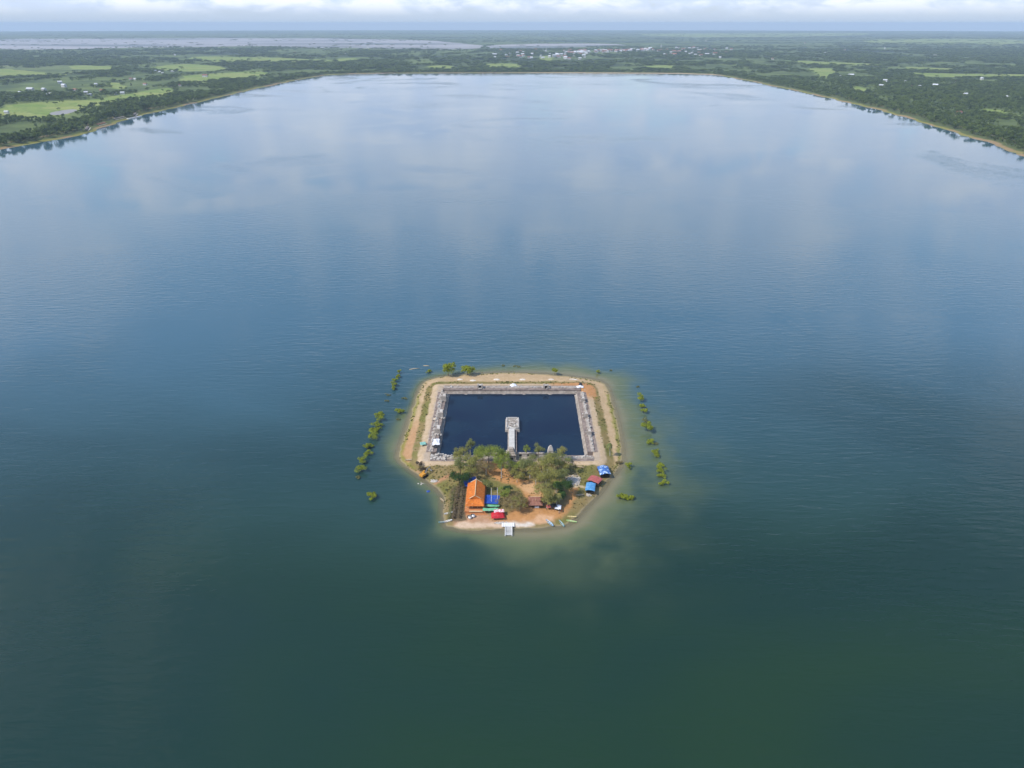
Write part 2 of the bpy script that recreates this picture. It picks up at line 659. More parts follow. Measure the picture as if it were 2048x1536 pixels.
M['blue_tarp_faded'] = cloth_mat('faded_blue_tarp', (0.04, 0.13, 0.38), (0.46, 0.58, 0.72), 0.45, 0.50, 0.60)
M['sky_tarp'] = cloth_mat('sky_blue_tarp', (0.07, 0.25, 0.50), (0.16, 0.37, 0.60))
M['red_tarp'] = cloth_mat('red_cloth', (0.48, 0.012, 0.022), (0.36, 0.03, 0.035))
M['pattern'] = cloth_mat('pink_white_cloth', (0.62, 0.08, 0.12), (0.78, 0.72, 0.74), 1.6, 0.44, 0.5)
M['green_tarp'] = cloth_mat('green_netting', (0.14, 0.40, 0.22), (0.26, 0.50, 0.33))
M['teal_tarp'] = cloth_mat('teal_cloth', (0.20, 0.42, 0.36), (0.3, 0.5, 0.43))
M['white_tarp'] = cloth_mat('white_cloth', (0.72, 0.72, 0.76), (0.82, 0.82, 0.84))
M['black_tarp'] = cloth_mat('black_cloth', (0.02, 0.02, 0.024), (0.06, 0.055, 0.06))
M['boat_blue'] = simple_mat('blue_boat_paint', (0.34, 0.50, 0.66), (0.24, 0.38, 0.52), 1.5, 0.6, 0.0)
M['boat_teal'] = simple_mat('teal_boat_paint', (0.20, 0.40, 0.45), (0.3, 0.42, 0.45), 1.5, 0.6, 0.0)
M['boat_yellow'] = simple_mat('yellow_boat_paint', (0.70, 0.58, 0.28), (0.6, 0.48, 0.2), 1.5, 0.6, 0.0)
M['boat_green'] = simple_mat('pale_green_boat_paint', (0.52, 0.60, 0.34), (0.3, 0.5, 0.15), 1.5, 0.6, 0.0)
M['wall_white'] = simple_mat('house_white', (0.66, 0.65, 0.64), (0.52, 0.51, 0.5), 0.2, 0.8, 0.0, vary=0.35)
M['roof_pale'] = simple_mat('house_roof_pale', (0.70, 0.71, 0.74), (0.6, 0.6, 0.62), 0.2, 0.6, 0.0, vary=0.4)
M['roof_rust'] = simple_mat('house_roof_rust', (0.34, 0.15, 0.09), (0.24, 0.1, 0.07), 0.2, 0.8, 0.0, vary=0.4)
M['thatch'] = simple_mat('grey_thatch', (0.28, 0.24, 0.21), (0.18, 0.15, 0.13), 0.5, 0.95, 0.05)
M['sand_white'] = simple_mat('white_sand', (0.66, 0.60, 0.52), (0.52, 0.45, 0.38), 0.6, 0.95, 0.05)

# ------------------------------------------------------------------ the lake and its banks
SHORE = [(-1075, -3700), (-1078, -1500), (-1080, 0), (-1090, 900), (-1086, 1567), (-1043, 1776), (-1066, 2050), (-1077, 2315),
         (-1060, 2816), (-1035, 3350), (-985, 3850), (-930, 4030), (-780, 4115), (-500, 4160), (0, 4168), (450, 4166), (820, 4125),
         (990, 4060), (1062, 3950), (1105, 3500), (1132, 2900), (1137, 2372), (1118, 2100), (1092, 1864), (1040, 1500),
         (1010, 1200), (1030, 700), (1060, 0), (1075, -1500), (1075, -3700)]


def resample(poly, step, closed=True, wob=0.0):
    out = []
    n = len(poly)
    for i in range(n if closed else n - 1):
        # Catmull-Rom between points
        p0, p1, p2, p3 = (np.array(poly[(i + k - 1) % n], float) for k in range(4))
        m = max(1, int(np.linalg.norm(p2 - p1) / step))
        for k in range(m):
            t = k / m
            q = 0.5 * ((2 * p1) + (p2 - p0) * t + (2 * p0 - 5 * p1 + 4 * p2 - p3) * t * t + (3 * p1 - p0 - 3 * p2 + p3) * t ** 3)
            out.append(q)
    out = np.array(out)
    if wob:
        out[:, 0] += (fbm(out[:, 0] / 60, out[:, 1] / 60, 5) - 0.5) * wob
        out[:, 1] += (fbm(out[:, 0] / 60 + 9, out[:, 1] / 60, 8) - 0.5) * wob
    return out


shore = resample(SHORE, 14, True, 34)
tan = np.roll(shore, -1, 0) - np.roll(shore, 1, 0)
tan /= np.linalg.norm(tan, axis=1)[:, None]
nrm = np.stack([-tan[:, 1], tan[:, 0]], 1)          # loop runs clockwise: this side is landward


def build_bank():
    prof = [(-10, -1.6), (-2, -0.25), (0, 0.05), (5, 0.5), (11, 1.5), (18, 3.0), (30, 3.3), (46, 2.4), (78, 1.2)]
    n = len(shore)
    V = []
    for off, z in prof:
        w = 1 + 1.5 * (fbm(shore[:, 0] / 110 + 4, shore[:, 1] / 110, 21) - 0.5)
        w = np.clip(w, 0.45, 1.5) if 0 < off <= 30 else np.ones(n)
        P = shore + nrm * (off * w)[:, None]
        V.append(np.column_stack([P, np.full(n, z)]))
    V = np.concatenate(V)
    k = len(prof)
    idx = np.arange(n)
    F = []
    for j in range(k - 1):
        F.append(np.column_stack([j * n + idx, (j + 1) * n + idx, (j + 1) * n + (idx + 1) % n, j * n + (idx + 1) % n])[:, ::-1])
    o = link(bpy.data.objects.new('lake_bank', np_mesh('lake_bank', V, np.concatenate(F), M['bank'], True)))
    tag(o, 'low grassy dyke of yellow green and sandy earth round the lake', kind='structure')


build_bank()


def build_land():
    n = 360
    ang = np.linspace(0, 2 * np.pi, n, endpoint=False)
    RAD = 30000.0
    # inner edge: the shore pushed landward, sampled by polar angle about the lake's middle
    c = np.array([0.0, 200.0])
    base = resample(SHORE, 40)
    tg = np.roll(base, -1, 0) - np.roll(base, 1, 0)
    tg /= np.linalg.norm(tg, axis=1)[:, None]
    inn = base + np.stack([-tg[:, 1], tg[:, 0]], 1) * 36
    rings = [np.column_stack([inn, np.full(len(inn), 1.5)])]
    a = np.arctan2(inn[:, 1] - c[1], inn[:, 0] - c[0])
    for rr in (6000.0, 9000.0, 14000.0, 20000.0, RAD):
        rings.append(np.column_stack([np.cos(a) * rr, np.sin(a) * rr, np.full(len(a), 1.5)]))
    m = len(inn)
    V = np.concatenate(rings)
    i = np.arange(m)
    F = np.concatenate([np.column_stack([j * m + i, (j + 1) * m + i, (j + 1) * m + (i + 1) % m, j * m + (i + 1) % m])[:, ::-1]
                        for j in range(len(rings) - 1)])
    o = link(bpy.data.objects.new('ground', np_mesh('ground', V, F, M['land'])))
    tag(o, 'flat green plain of fields and woods reaching to the horizon', kind='structure')


build_land()

# ------------------------------------------------------------------ the island's ground
ISL_PX = [(845, 769), (862, 759), (900, 752), (960, 748), (1024, 746), (1100, 750), (1160, 756), (1200, 763), (1214, 776), (1222, 800),
          (1232, 835), (1241, 880), (1243, 910), (1240, 930), (1230, 945), (1215, 960), (1205, 976), (1192, 992), (1178, 1006),
          (1165, 1021), (1150, 1037), (1135, 1048), (1100, 1054), (1060, 1057), (1020, 1058), (960, 1061), (920, 1059), (893, 1052),
          (887, 1032), (887, 1010), (886, 992), (873, 976), (860, 966), (845, 956), (828, 945), (810, 930), (797, 915), (801, 895),
          (813, 860), (825, 820), (835, 790)]
ISL = [tuple(p) for p in resample(GP(ISL_PX), 4.0)]
PX0, PX1, PY0, PY1 = -43.5, 43.5, 373.0, 454.0           # water of the pool
WX0, WX1, WY0, WY1 = -52.2, 52.2, 365.3, 462.4           # outer foot of the pool walls


def e_wall(X, Y):
    dx = np.maximum(np.maximum(WX0 - X, X - WX1), 0)
    dy = np.maximum(np.maximum(WY0 - Y, Y - WY1), 0)
    return np.hypot(dx, dy)


def isl_height(X, Y):
    d = sdist(ISL, X, Y) + (fbm(X / 7, Y / 7, 3) - 0.5) * 2.4
    e = e_wall(X, Y)
    h = np.where(d < 0, np.maximum(-4.0, d * 0.10), 0)
    h = h + sstep(0, 3, d) * 0.45 + sstep(2, 12, d) * 1.2 + sstep(9, 16, e) * 0 + (1 - sstep(1, 10, e)) * sstep(4, 12, d) * 1.1
    h = h + (fbm(X / 5, Y / 5, 11) - 0.5) * 0.35 * sstep(0, 4, d) + (fbm(X / 1.6, Y / 1.6, 12) - 0.5) * 0.16 * sstep(0, 3, d)
    return h, d, e


COVER_POLYS = [  # (photo outline, colour, feather)
    ([(905, 1048), (905, 1030), (925, 1033), (960, 1028), (985, 1030), (1000, 1036), (1030, 1036), (1062, 1040), (1062, 1050), (985, 1051)], (0.46, 0.27, 0.17), 1.5),
    ([(905, 1050), (915, 1042), (950, 1043), (985, 1042), (1020, 1040), (1068, 1041), (1062, 1050), (1000, 1051), (940, 1053)], (0.62, 0.46, 0.34), 1.2),
    ([(1028, 1048), (1030, 1038), (1050, 1036), (1068, 1039), (1066, 1047), (1048, 1050)], (0.66, 0.60, 0.54), 1.2),
    ([(965, 1035), (1000, 1035), (1035, 1016), (1048, 992), (1036, 972), (1003, 966), (980, 950), (960, 935), (985, 925), (1010, 930), (1022, 950),
      (1050, 958), (1078, 968), (1088, 985), (1085, 1003), (1102, 1014), (1128, 1010), (1137, 995), (1134, 972), (1146, 966), (1156, 975),
      (1153, 992), (1140, 1014), (1122, 1034), (1096, 1042), (1050, 1042), (1000, 1042)], (0.50, 0.255, 0.105), 1.6),
    ([(1036, 972), (1060, 962), (1080, 975), (1080, 992), (1062, 990), (1050, 985)], (0.60, 0.37, 0.20), 1.6),
    ([(1060, 1038), (1080, 1030), (1104, 1030), (1110, 1040), (1090, 1044), (1066, 1044)], (0.62, 0.38, 0.23), 1.5),
    ([(858, 966), (905, 946), (916, 944), (916, 950), (872, 965)], (0.46, 0.25, 0.14), 1.0),
    ([(1128, 948), (1154, 948), (1160, 962), (1152, 974), (1132, 972)], (0.47, 0.38, 0.28), 1.0),
    ([(1140, 968), (1170, 971), (1182, 974), (1170, 976), (1138, 973)], (0.52, 0.42, 0.28), 0.6),
    ([(930, 1020), (972, 1020), (975, 1031), (930, 1031)], (0.50, 0.20, 0.08), 0.6),
    ([(902, 975), (936, 968), (932, 1040), (902, 1042)], (0.13, 0.10, 0.06), 0.8),
]


def build_island():
    st = 0.55
    xs = np.arange(-92, 92.1, st)
    ys = np.arange(288, 510.1, st)
    X, Y = np.meshgrid(xs, ys)
    h, d, e = isl_height(X, Y)
    hole = (X > WX0 + 2) & (X < WX1 - 2) & (Y > WY0 + 2) & (Y < WY1 - 2)
    h = np.where(hole, -2.5, h)
    wx = X + (fbm(X / 3, Y / 3, 30) - 0.5) * 3.0
    wy = Y + (fbm(X / 3, Y / 3, 31) - 0.5) * 3.0
    de = e + (fbm(X / 4, Y / 4, 33) - 0.5) * 2.6
    dd = d + (fbm(X / 5, Y / 5, 34) - 0.5) * 3
    C = np.empty(X.shape + (3,))

    def col(c):
        return np.array(c)

    def blend(w, c):
        C[:] = C * (1 - w[..., None]) + col(c) * w[..., None]

    grass_v = fbm(X / 14, Y / 14, 40)
    C[:] = col((0.255, 0.195, 0.085))
    blend(sstep(0.42, 0.68, grass_v), (0.185, 0.172, 0.055))
    blend(sstep(0.62, 0.75, fbm(X / 9, Y / 9, 43)) * 0.7, (0.30, 0.22, 0.12))
    ring = sstep(358, 361, wy + 0.0 * X)
    # walk beside the walls, dry grass band, outer earth
    blend(ring * sstep(9.5, 11.5, de), (0.50, 0.36, 0.22))
    lefty = sstep(-45, -62, X) * sstep(430, 395, Y)
    blend(lefty * sstep(9.5, 11, de), (0.48, 0.285, 0.155))
    blend(sstep(6.5, 4.8, de), (0.53, 0.40, 0.27))
    blend(sstep(2.8, 1.0, de), (0.46, 0.37, 0.29))
    blend(sstep(440, 452, Y) * sstep(20, 40, X) * sstep(9, 7, de), (0.50, 0.255, 0.115))
    for px, c, fe in COVER_POLYS:
        poly = GP(px, 1.5)
        blend(sstep(-fe, fe, sdist(poly, wx, wy)) * 0.95, c)
    # rim: wet grass and sand at the waterline
    rim = sstep(4.2, 1.5, dd) * ring
    side = sstep(380, 420, Y) * 0.45 + 0.3
    blend(rim * np.where(Y > 455, 0.15, 0.85), (0.225, 0.225, 0.045))
    blend(sstep(1.6, 0.2, d), (0.33, 0.27, 0.16))
    blend(sstep(1.0, -0.5, d) * (1 - ring), (0.20, 0.17, 0.11))
    blend(sstep(-0.5, -6, d), (0.26, 0.23, 0.14))
    ny, nx = X.shape
    V = np.column_stack([X.ravel(), Y.ravel(), h.ravel()])
    i = np.arange(ny * nx).reshape(ny, nx)
    F = np.column_stack([i[:-1, :-1].ravel(), i[:-1, 1:].ravel(), i[1:, 1:].ravel(), i[1:, :-1].ravel()])
    me = np_mesh('island', V, F, M['island'], True)
    ca = me.color_attributes.new('cover', 'FLOAT_COLOR', 'POINT')
    ca.data.foreach_set('color', np.column_stack([C.reshape(-1, 3), np.ones(ny * nx)]).astype(np.float32).ravel())
    o = link(bpy.data.objects.new('island', me))
    tag(o, 'sandy and grassy island with banked earth round a square pool', kind='structure')


build_island()


def gz(x, y):
    h, d, e = isl_height(np.array([float(x)]), np.array([float(y)]))
    return float(h[0])


def GI(px, py, lift=0.0):
    """point on the island's ground"""
    z = 1.5
    for _ in range(4):
        x, y = G(px, py, z + lift)
        z = gz(x, y)
    return x, y, z


def build_lake():
    xs = np.concatenate([[-1180, -900, -600, -400, -300, -240], np.arange(-200, 201, 2.0), [240, 300, 400, 600, 900, 1180]])
    ys = np.concatenate([[-3900, -2000, -500, 0, 100, 150, 180], np.arange(210, 561, 2.0), [600, 700, 900, 1400, 2200, 3200, 4260]])
    X, Y = np.meshgrid(xs, ys)
    d = -sdist(ISL, X, Y)                      # metres offshore
    ang = np.arctan2(Y - 400, X)
    # shoals reach further on the near and right sides
    reach = 7 + 25 * np.exp(-((ang - (-0.60)) / 0.65) ** 2) + 13 * np.exp(-((ang - 0.25) / 0.5) ** 2) + 14 * np.exp(-((ang - 1.2) / 0.6) ** 2) + 20 * np.exp(-((ang + 1.30) / 0.36) ** 2) \
        + 4 * np.exp(-((np.abs(ang) - 3.1) / 0.5) ** 2)
    reach = reach * (0.12 + 1.45 * fbm(X / 24, Y / 24, 50, 5))
    s = 1.0 / (1.0 + (np.maximum(d, 0) / np.maximum(reach * 0.55, 1.0)) ** 1.7)
    s = s * sstep(120, 60, d)
    blob = np.exp(-(((X - 34) / 40) ** 2 + ((Y - 272) / 26) ** 2)) * 0.20 + np.exp(-(((X - 45) / 80) ** 2 + ((Y - 545) / 60) ** 2)) * 0.16
    s = np.clip(np.maximum(s, blob * (0.5 + fbm(X / 30, Y / 30, 55))), 0, 1)
    ny, nx = X.shape
    V = np.column_stack([X.ravel(), Y.ravel(), np.zeros(ny * nx)])
    i = np.arange(ny * nx).reshape(ny, nx)
    F = np.column_stack([i[:-1, :-1].ravel(), i[:-1, 1:].ravel(), i[1:, 1:].ravel(), i[1:, :-1].ravel()])
    me = np_mesh('lake', V, F, M['lake'])
    a = me.attributes.new('shallow', 'FLOAT', 'POINT')
    a.data.foreach_set('value', s.ravel().astype(np.float32))
    a = me.attributes.new('edge', 'FLOAT', 'POINT')
    a.data.foreach_set('value', sstep(5.0, -1.0, d).ravel().astype(np.float32))
    o = link(bpy.data.objects.new('lake', me))
    tag(o, 'wide calm lake, green close by and pale blue far off', kind='structure')


build_lake()
pw = MB().add([(PX0 - 3, PY0 - 3, 0.12), (PX1 + 3, PY0 - 3, 0.12), (PX1 + 3, PY1 + 3, 0.12), (PX0 - 3, PY1 + 3, 0.12)], [(0, 1, 2, 3)])
tag(pw.build('pool_water', M['pool']), 'dark still water of the square pool inside the island', kind='structure')

# ------------------------------------------------------------------ fields and flooded plain
FIELDS = [
    [(0, 232), (0, 219), (34, 208), (102, 203), (191, 198), (239, 190), (335, 176), (345, 188), (246, 202), (205, 208), (164, 222), (102, 236)],
    [(366, 154), (440, 146), (519, 143), (533, 150), (461, 157), (386, 167)],
    [(301, 135), (372, 128), (448, 135), (410, 142), (318, 140)],
    [(147, 131), (219, 133), (219, 138), (147, 139)],
    [(0, 138), (85, 145), (130, 150), (0, 150)],
    [(403, 113), (615, 118), (650, 123), (410, 123)],
    [(215, 166), (248, 169), (246, 178), (219, 177)],
    [(1618, 137), (1669, 137), (1669, 145), (1649, 157), (1635, 150)],
    [(1809, 145), (1895, 147), (2060, 149), (2060, 156), (1895, 154), (1826, 150)],
    [(1816, 135), (1902, 137), (1902, 142), (1816, 140)],
    [(1577, 121), (1751, 128), (1751, 132), (1577, 126)],
    [(1702, 172), (1736, 181), (1712, 184)],
    [(1962, 218), (1998, 221), (1998, 229), (1966, 227)],
    [(2005, 228), (2044, 231), (2040, 239), (2010, 236)],
    [(672, 118), (710, 117), (715, 123), (675, 124)],
    [(975, 128), (1030, 127), (1040, 134), (985, 135)],
    [(1080, 113), (1100, 112), (1105, 122), (1085, 122)],
    [(1290, 132), (1345, 131), (1345, 136), (1290, 136)],
    [(860, 132), (900, 131), (905, 136), (865, 137)],
    [(1748, 79), (1980, 78), (2060, 84), (1963, 90), (1758, 86)],
    [(1300, 68), (1700, 66), (1700, 71), (1400, 74)],
]
FIELD_W = []
for f in FIELDS:
    p = resample(GP(f, 1.5), 30)
    p[:, 0] += (fbm(p[:, 0] / 55, p[:, 1] / 55, 91) - 0.5) * 70
    p[:, 1] += (fbm(p[:, 0] / 55, p[:, 1] / 55, 92) - 0.5) * 70
    FIELD_W.append([tuple(q) for q in p])
for k, poly in enumerate(FIELD_W):
    zf = 1.62 + 0.02 * (k % 3)
    o = MB().add([(x, y, zf) for x, y in poly], [tuple(range(len(poly)))[::-1]]).build('field', M['field'])
    tag(o, kind='structure')
FLOODS = [
    [(0, 97), (0, 79), (200, 77), (500, 76), (800, 79), (960, 91), (870, 99), (600, 95), (480, 92), (300, 95)],
    [(980, 92), (1150, 86), (1250, 90), (1120, 97), (1020, 98)],
    [(103, 225), (140, 219), (155, 221), (128, 229), (104, 230)],
]
FLOOD_W = []
for k, f in enumerate(FLOODS):
    p = resample(GP(f, 1.5), 160 if k < 2 else 12)
    amp = 900 if k < 2 else 10
    sc = 700.0 if k < 2 else 15.0
    p[:, 1] += (fbm(p[:, 0] / sc, p[:, 1] / sc, 90) - 0.5) * amp
    FLOOD_W.append([tuple(q) for q in p])
for poly in FLOOD_W:
    o = MB().add([(x, y, 1.8) for x, y in poly], [tuple(range(len(poly)))[::-1]]).build('flooded_field', M['flood'])
    tag(o, kind='structure')

# ------------------------------------------------------------------ plants


def leaf_cloud(seed, w, h, n, leaf, lobes=7, base=0.0, droop=0.0, hollow=0.62):
    """leaf faces scattered over overlapping lobes; returns V, F arrays"""
    r = np.random.default_rng(seed)
    cs, rs = [], []
    for k in range(lobes):
        a = r.uniform(0, 2 * np.pi)
        q = math.sqrt(r.uniform(0.08, 1)) * 0.40 if k else 0.0
        zc = r.uniform(0.30, 0.74) if k else 0.52
        rad = r.uniform(0.14, 0.26) if k else 0.26
        cs.append((math.cos(a) * q * w * (1.15 - 0.5 * abs(zc - 0.45)), math.sin(a) * q * w, base + zc * h))
        rs.append((rad * w, rad * h * 0.92))
    cs, rs = np.array(cs), np.array(rs)
    wts = rs[:, 0] ** 2
    k = r.choice(lobes, n, p=wts / wts.sum())
    d = r.normal(size=(n, 3))
    d /= np.linalg.norm(d, axis=1)[:, None]
    d[:, 2] = np.where(d[:, 2] < -0.55, -d[:, 2], d[:, 2])
    rr = hollow + (1 - hollow) * r.random(n) ** 0.6
    rr *= 0.86 + 0.3 * np.abs(np.sin(d[:, 0] * 5 + seed) * np.cos(d[:, 1] * 6 + d[:, 2] * 4))
    c = cs[k] + d * rr[:, None] * np.column_stack([rs[k, 0], rs[k, 0], rs[k, 1]])
    nn = d + r.normal(size=(n, 3)) * 0.55 + np.array([0, 0, 0.35])
    nn /= np.linalg.norm(nn, axis=1)[:, None]
    ref = r.normal(size=(n, 3))
    a = np.cross(nn, ref)
    a /= np.linalg.norm(a, axis=1)[:, None] + 1e-9
    b = np.cross(nn, a)
    s = leaf * r.uniform(0.6, 1.3, n)[:, None]
    V = np.stack([c - a * s, c - b * s * 0.6, c + a * s, c + b * s * 0.6], 1).reshape(-1, 3)
    V[:, 2] = np.maximum(V[:, 2], base + 0.02)
    F = np.arange(n * 4).reshape(n, 4)
    return V, F


def trunk_mb(h, r0, seed, limbs=4, spread=2.0, lean=0.0):
    q = random.Random(seed)
    m = MB()
    top = (lean + q.uniform(-.3, .3), q.uniform(-.3, .3), h)
    m.tube([(0, 0, -0.4), (lean * 0.3, 0.1, h * 0.4), top], [r0, r0 * 0.75, r0 * 0.35], 6)
    for i in range(limbs):
        a = 6.283 * i / max(1, limbs) + q.uniform(-.5, .5)
        t = q.uniform(0.5, 0.85)
        p = (top[0] * t * 0.8, top[1] * t, h * t)
        m.tube([p, (p[0] + math.cos(a) * spread * 0.5, p[1] + math.sin(a) * spread * 0.5, p[2] + h * 0.14),
                (p[0] + math.cos(a) * spread, p[1] + math.sin(a) * spread, p[2] + h * 0.32)], [r0 * 0.45, r0 * 0.3, r0 * 0.12], 5)
    return m


# --- woodland: instanced stuff, the nearest bank trees as individuals
FAR_KINDS = 6
far_crowns, far_trunks = [], []
for k in range(FAR_KINDS):
    w, h = (9.5, 10.5, 8.0, 12.0, 7.0, 9.0)[k], (9.0, 11.0, 7.5, 10.0, 10.5, 6.5)[k]
    V, F = leaf_cloud(100 + k, w, h, 240, 0.95, 6, 1.6, hollow=0.7)
    far_crowns.append(np_mesh('crown', V, F, M['leaf_far']))
    far_trunks.append(trunk_mb(h * 0.6, 0.32, k, 2, 1.6).mesh('trunk', M['bark']))


def forest_source(k):
    o = bpy.data.objects.new('woodland_tree', far_crowns[k].copy())
    bm = bmesh.new()
    bm.from_mesh(far_crowns[k])
    bm.from_mesh(far_trunks[k])
    me = bpy.data.meshes.new('woodland_tree')
    bm.to_mesh(me)
    bm.free()
    me.materials.append(M['leaf_far'])
    o.data = me
    return o


SRC = [forest_source(k) for k in range(FAR_KINDS)]


def instance_group():
    ng = bpy.data.node_groups.new('woodland', 'GeometryNodeTree')
    ng.interface.new_socket('Geometry', in_out='INPUT', socket_type='NodeSocketGeometry')
    ng.interface.new_socket('Geometry', in_out='OUTPUT', socket_type='NodeSocketGeometry')
    N, L = ng.nodes.new, ng.links.new
    gi, go = N('NodeGroupInput'), N('NodeGroupOutput')
    j = N('GeometryNodeJoinGeometry')
    for o in reversed(SRC):
        oi = N('GeometryNodeObjectInfo')
        oi.inputs['Object'].default_value = o
        oi.inputs['As Instance'].default_value = True
        L(oi.outputs['Geometry'], j.inputs[0])
    ip = N('GeometryNodeInstanceOnPoints')
    L(gi.outputs[0], ip.inputs['Points'])
    L(j.outputs[0], ip.inputs['Instance'])
    ip.inputs['Pick Instance'].default_value = True

    def attr(nm, ty):
        a = N('GeometryNodeInputNamedAttribute')
        a.data_type = ty
        a.inputs['Name'].default_value = nm
        return a.outputs['Attribute']
    L(attr('kind_index', 'INT'), ip.inputs['Instance Index'])
    L(attr('turn', 'FLOAT_VECTOR'), ip.inputs['Rotation'])
    L(attr('size', 'FLOAT_VECTOR'), ip.inputs['Scale'])
    L(ip.outputs[0], go.inputs[0])
    return ng


NG = instance_group()


def woodland(name, P, size, label):
    n = len(P)
    me = bpy.data.meshes.new(name)
    me.vertices.add(n)
    me.vertices.foreach_set('co', P.astype(np.float32).ravel())
    a = me.attributes.new('kind_index', 'INT', 'POINT')
    a.data.foreach_set('value', rng.integers(0, FAR_KINDS, n).astype(np.int32))
    a = me.attributes.new('turn', 'FLOAT_VECTOR', 'POINT')
    a.data.foreach_set('vector', np.column_stack([np.zeros(n), np.zeros(n), rng.uniform(0, 6.283, n)]).astype(np.float32).ravel())
    a = me.attributes.new('size', 'FLOAT_VECTOR', 'POINT')
    a.data.foreach_set('vector', size.astype(np.float32).ravel())
    o = link(bpy.data.objects.new(name, me))
    md = o.modifiers.new('trees', 'NODES')
    md.node_group = NG
    tag(o, label, kind='stuff')
    return o


shore_poly = [tuple(p) for p in shore[::4]]
bank_pos = []


def build_woods():
    # individuals along both near banks
    for sgn in (-1, 1):
        side = shore[(np.sign(shore[:, 0]) == sgn) & (shore[:, 1] > 1390) & (shore[:, 1] < 2650)]
        nn = nrm[(np.sign(shore[:, 0]) == sgn) & (shore[:, 1] > 1390) & (shore[:, 1] < 2650)]
        got = 0
        tries = 0
        while got < 145 and tries < 9000:
            tries += 1
            i = rng.integers(0, len(side))
            off = rng.uniform(17, 62)
            p = side[i] + nn[i] * off + rng.normal(size=2) * 2
            if abs(p[0]) > 0.75 * p[1] + 5 or p[1] < 1400:
                continue
            if rng.random() > (1900 / p[1]) ** 1.5:
                continue
            if sgn < 0 and off < 36 and 1700 < p[1] < 2120 and rng.random() < 0.8:
                continue
            if any((p[0] - q[0]) ** 2 + (p[1] - q[1]) ** 2 < 42 for q in bank_pos[-145:]):
                continue
            bank_pos.append((p[0], p[1], sgn, off))
            got += 1
    names = {-1: ('round leafy tree on the grassy bank along the left shore', 'trees lining the left bank'),
             1: ('round leafy tree on the grassy bank along the right shore', 'trees lining the right bank')}
    for (x, y, sgn, off) in bank_pos:
        k = int(rng.integers(0, FAR_KINDS))
        s = rng.uniform(0.85, 1.5) * (1.38 if sgn < 0 else 1.1)
        r = empty('bank_tree', (x, y, 2.6 if off < 40 else 1.6), rng.uniform(0, 6.28))
        r.scale = (s, s, s * rng.uniform(0.85, 1.2))
        tag(r, names[sgn][0], 'tree', names[sgn][1])
        for nm, me in (('crown', far_crowns[k]), ('trunk', far_trunks[k])):
            c = link(bpy.data.objects.new(nm, me))
            c.parent = r
    # the mass
    PX, PY = [], []
    y = 1250.0
    while y < 9500:
        st = 120.0
        wdt = 0.76 * (y + st) + 60
        dens = (1 / 105.0) * min(1.0, (2000 / y)) ** 1.55
        n = int(2 * wdt * st * dens)
        PX.append(rng.uniform(-wdt, wdt, n))
        PY.append(rng.uniform(y, y + st, n))
        y += st
    X, Y = np.concatenate(PX), np.concatenate(PY)
    quick = ~((np.abs(X) < 900) & (Y < 4000))
    X, Y = X[quick], Y[quick]
    off = np.full(len(X), 999.0)
    nearm = (np.abs(X) < 1500) & (Y < 4700)
    off[nearm] = -sdist(shore_poly, X[nearm], Y[nearm])
    keep = off > 20
    keep &= ~((off < 50) & (Y < 2650) & (rng.random(len(X)) < 0.55))
    keep &= ~((X < 0) & (off < 34) & (Y > 1700) & (Y < 2120))
    # cover: dense belt by the lake, patchy farther inland
    f = fbm(X / 420, Y / 520, 60, 5)
    f2 = fbm(X / 90, Y / 120, 66, 3)
    cover = sstep(0.44, 0.56, f * 0.55 + f2 * 0.45)
    cover = np.maximum(cover, sstep(170, 90, off))
    cover = np.maximum(cover, 0.75 * sstep(0.34, 0.46, f2) * ((X > 0) & (Y < 3200)))
    cover *= np.where(Y > 7600, sstep(9300, 7600, Y + 900 * (fbm(X / 900, Y / 500, 70) - 0.5)), 1)
    keep &= rng.random(len(X)) < cover
    for poly in FIELD_W + FLOOD_W:
        ins = inside(poly, X, Y)
        keep &= ~(ins & (rng.random(len(X)) < 0.985))
    X, Y, off = X[keep], Y[keep], off[keep]
    s = rng.uniform(0.65, 1.35, len(X)) * np.clip(Y / 2300, 1, 2.4) ** 0.55
    s *= np.where((X > 0) & (off < 70), 0.75, 1.0)
    size = np.column_stack([s * np.clip(Y / 2600, 1, 1.8), s * np.clip(Y / 2600, 1, 1.8), s * rng.uniform(0.75, 1.15, len(X)) * np.clip(2600 / Y, 0.7, 1)])
    P = np.column_stack([X, Y, np.full(len(X), 1.4)])
    for mask, lab in ((X < -930, 'dense dark green woodland with gaps behind the left bank'), (X > 930, 'dense green woodland spread behind the right bank'),
                      (np.abs(X) <= 930, 'band of hazy woodland beyond the far shore of the lake')):
        m = mask
        woodland('woodland', P[m], size[m], lab)
    # distant hedgerows and copses out on the plain
    n = 16000
    y = np.exp(rng.uniform(math.log(8600), math.log(26500), n))
    x = rng.uniform(-0.78, 0.78, n) * y
    c = fbm(x / 2600, y / 420, 80, 4)
    k2 = rng.random(n) < sstep(0.50, 0.60, c) * np.where(x > 0.1 * y, 1.0, 0.75)
    for poly in FLOOD_W:
        k2 &= ~(inside(poly, x, y) & (rng.random(n) < 0.80))
    x, y = x[k2], y[k2]
    sx = rng.uniform(4, 11, len(x))
    size = np.column_stack([sx, sx * 0.8, rng.uniform(0.7, 1.3, len(x))])
    woodland('woodland', np.column_stack([x, y, np.full(len(x), 1.0)]), size, 'blue hazy lines of far trees out on the plain')


build_woods()

# --- houses on the plain


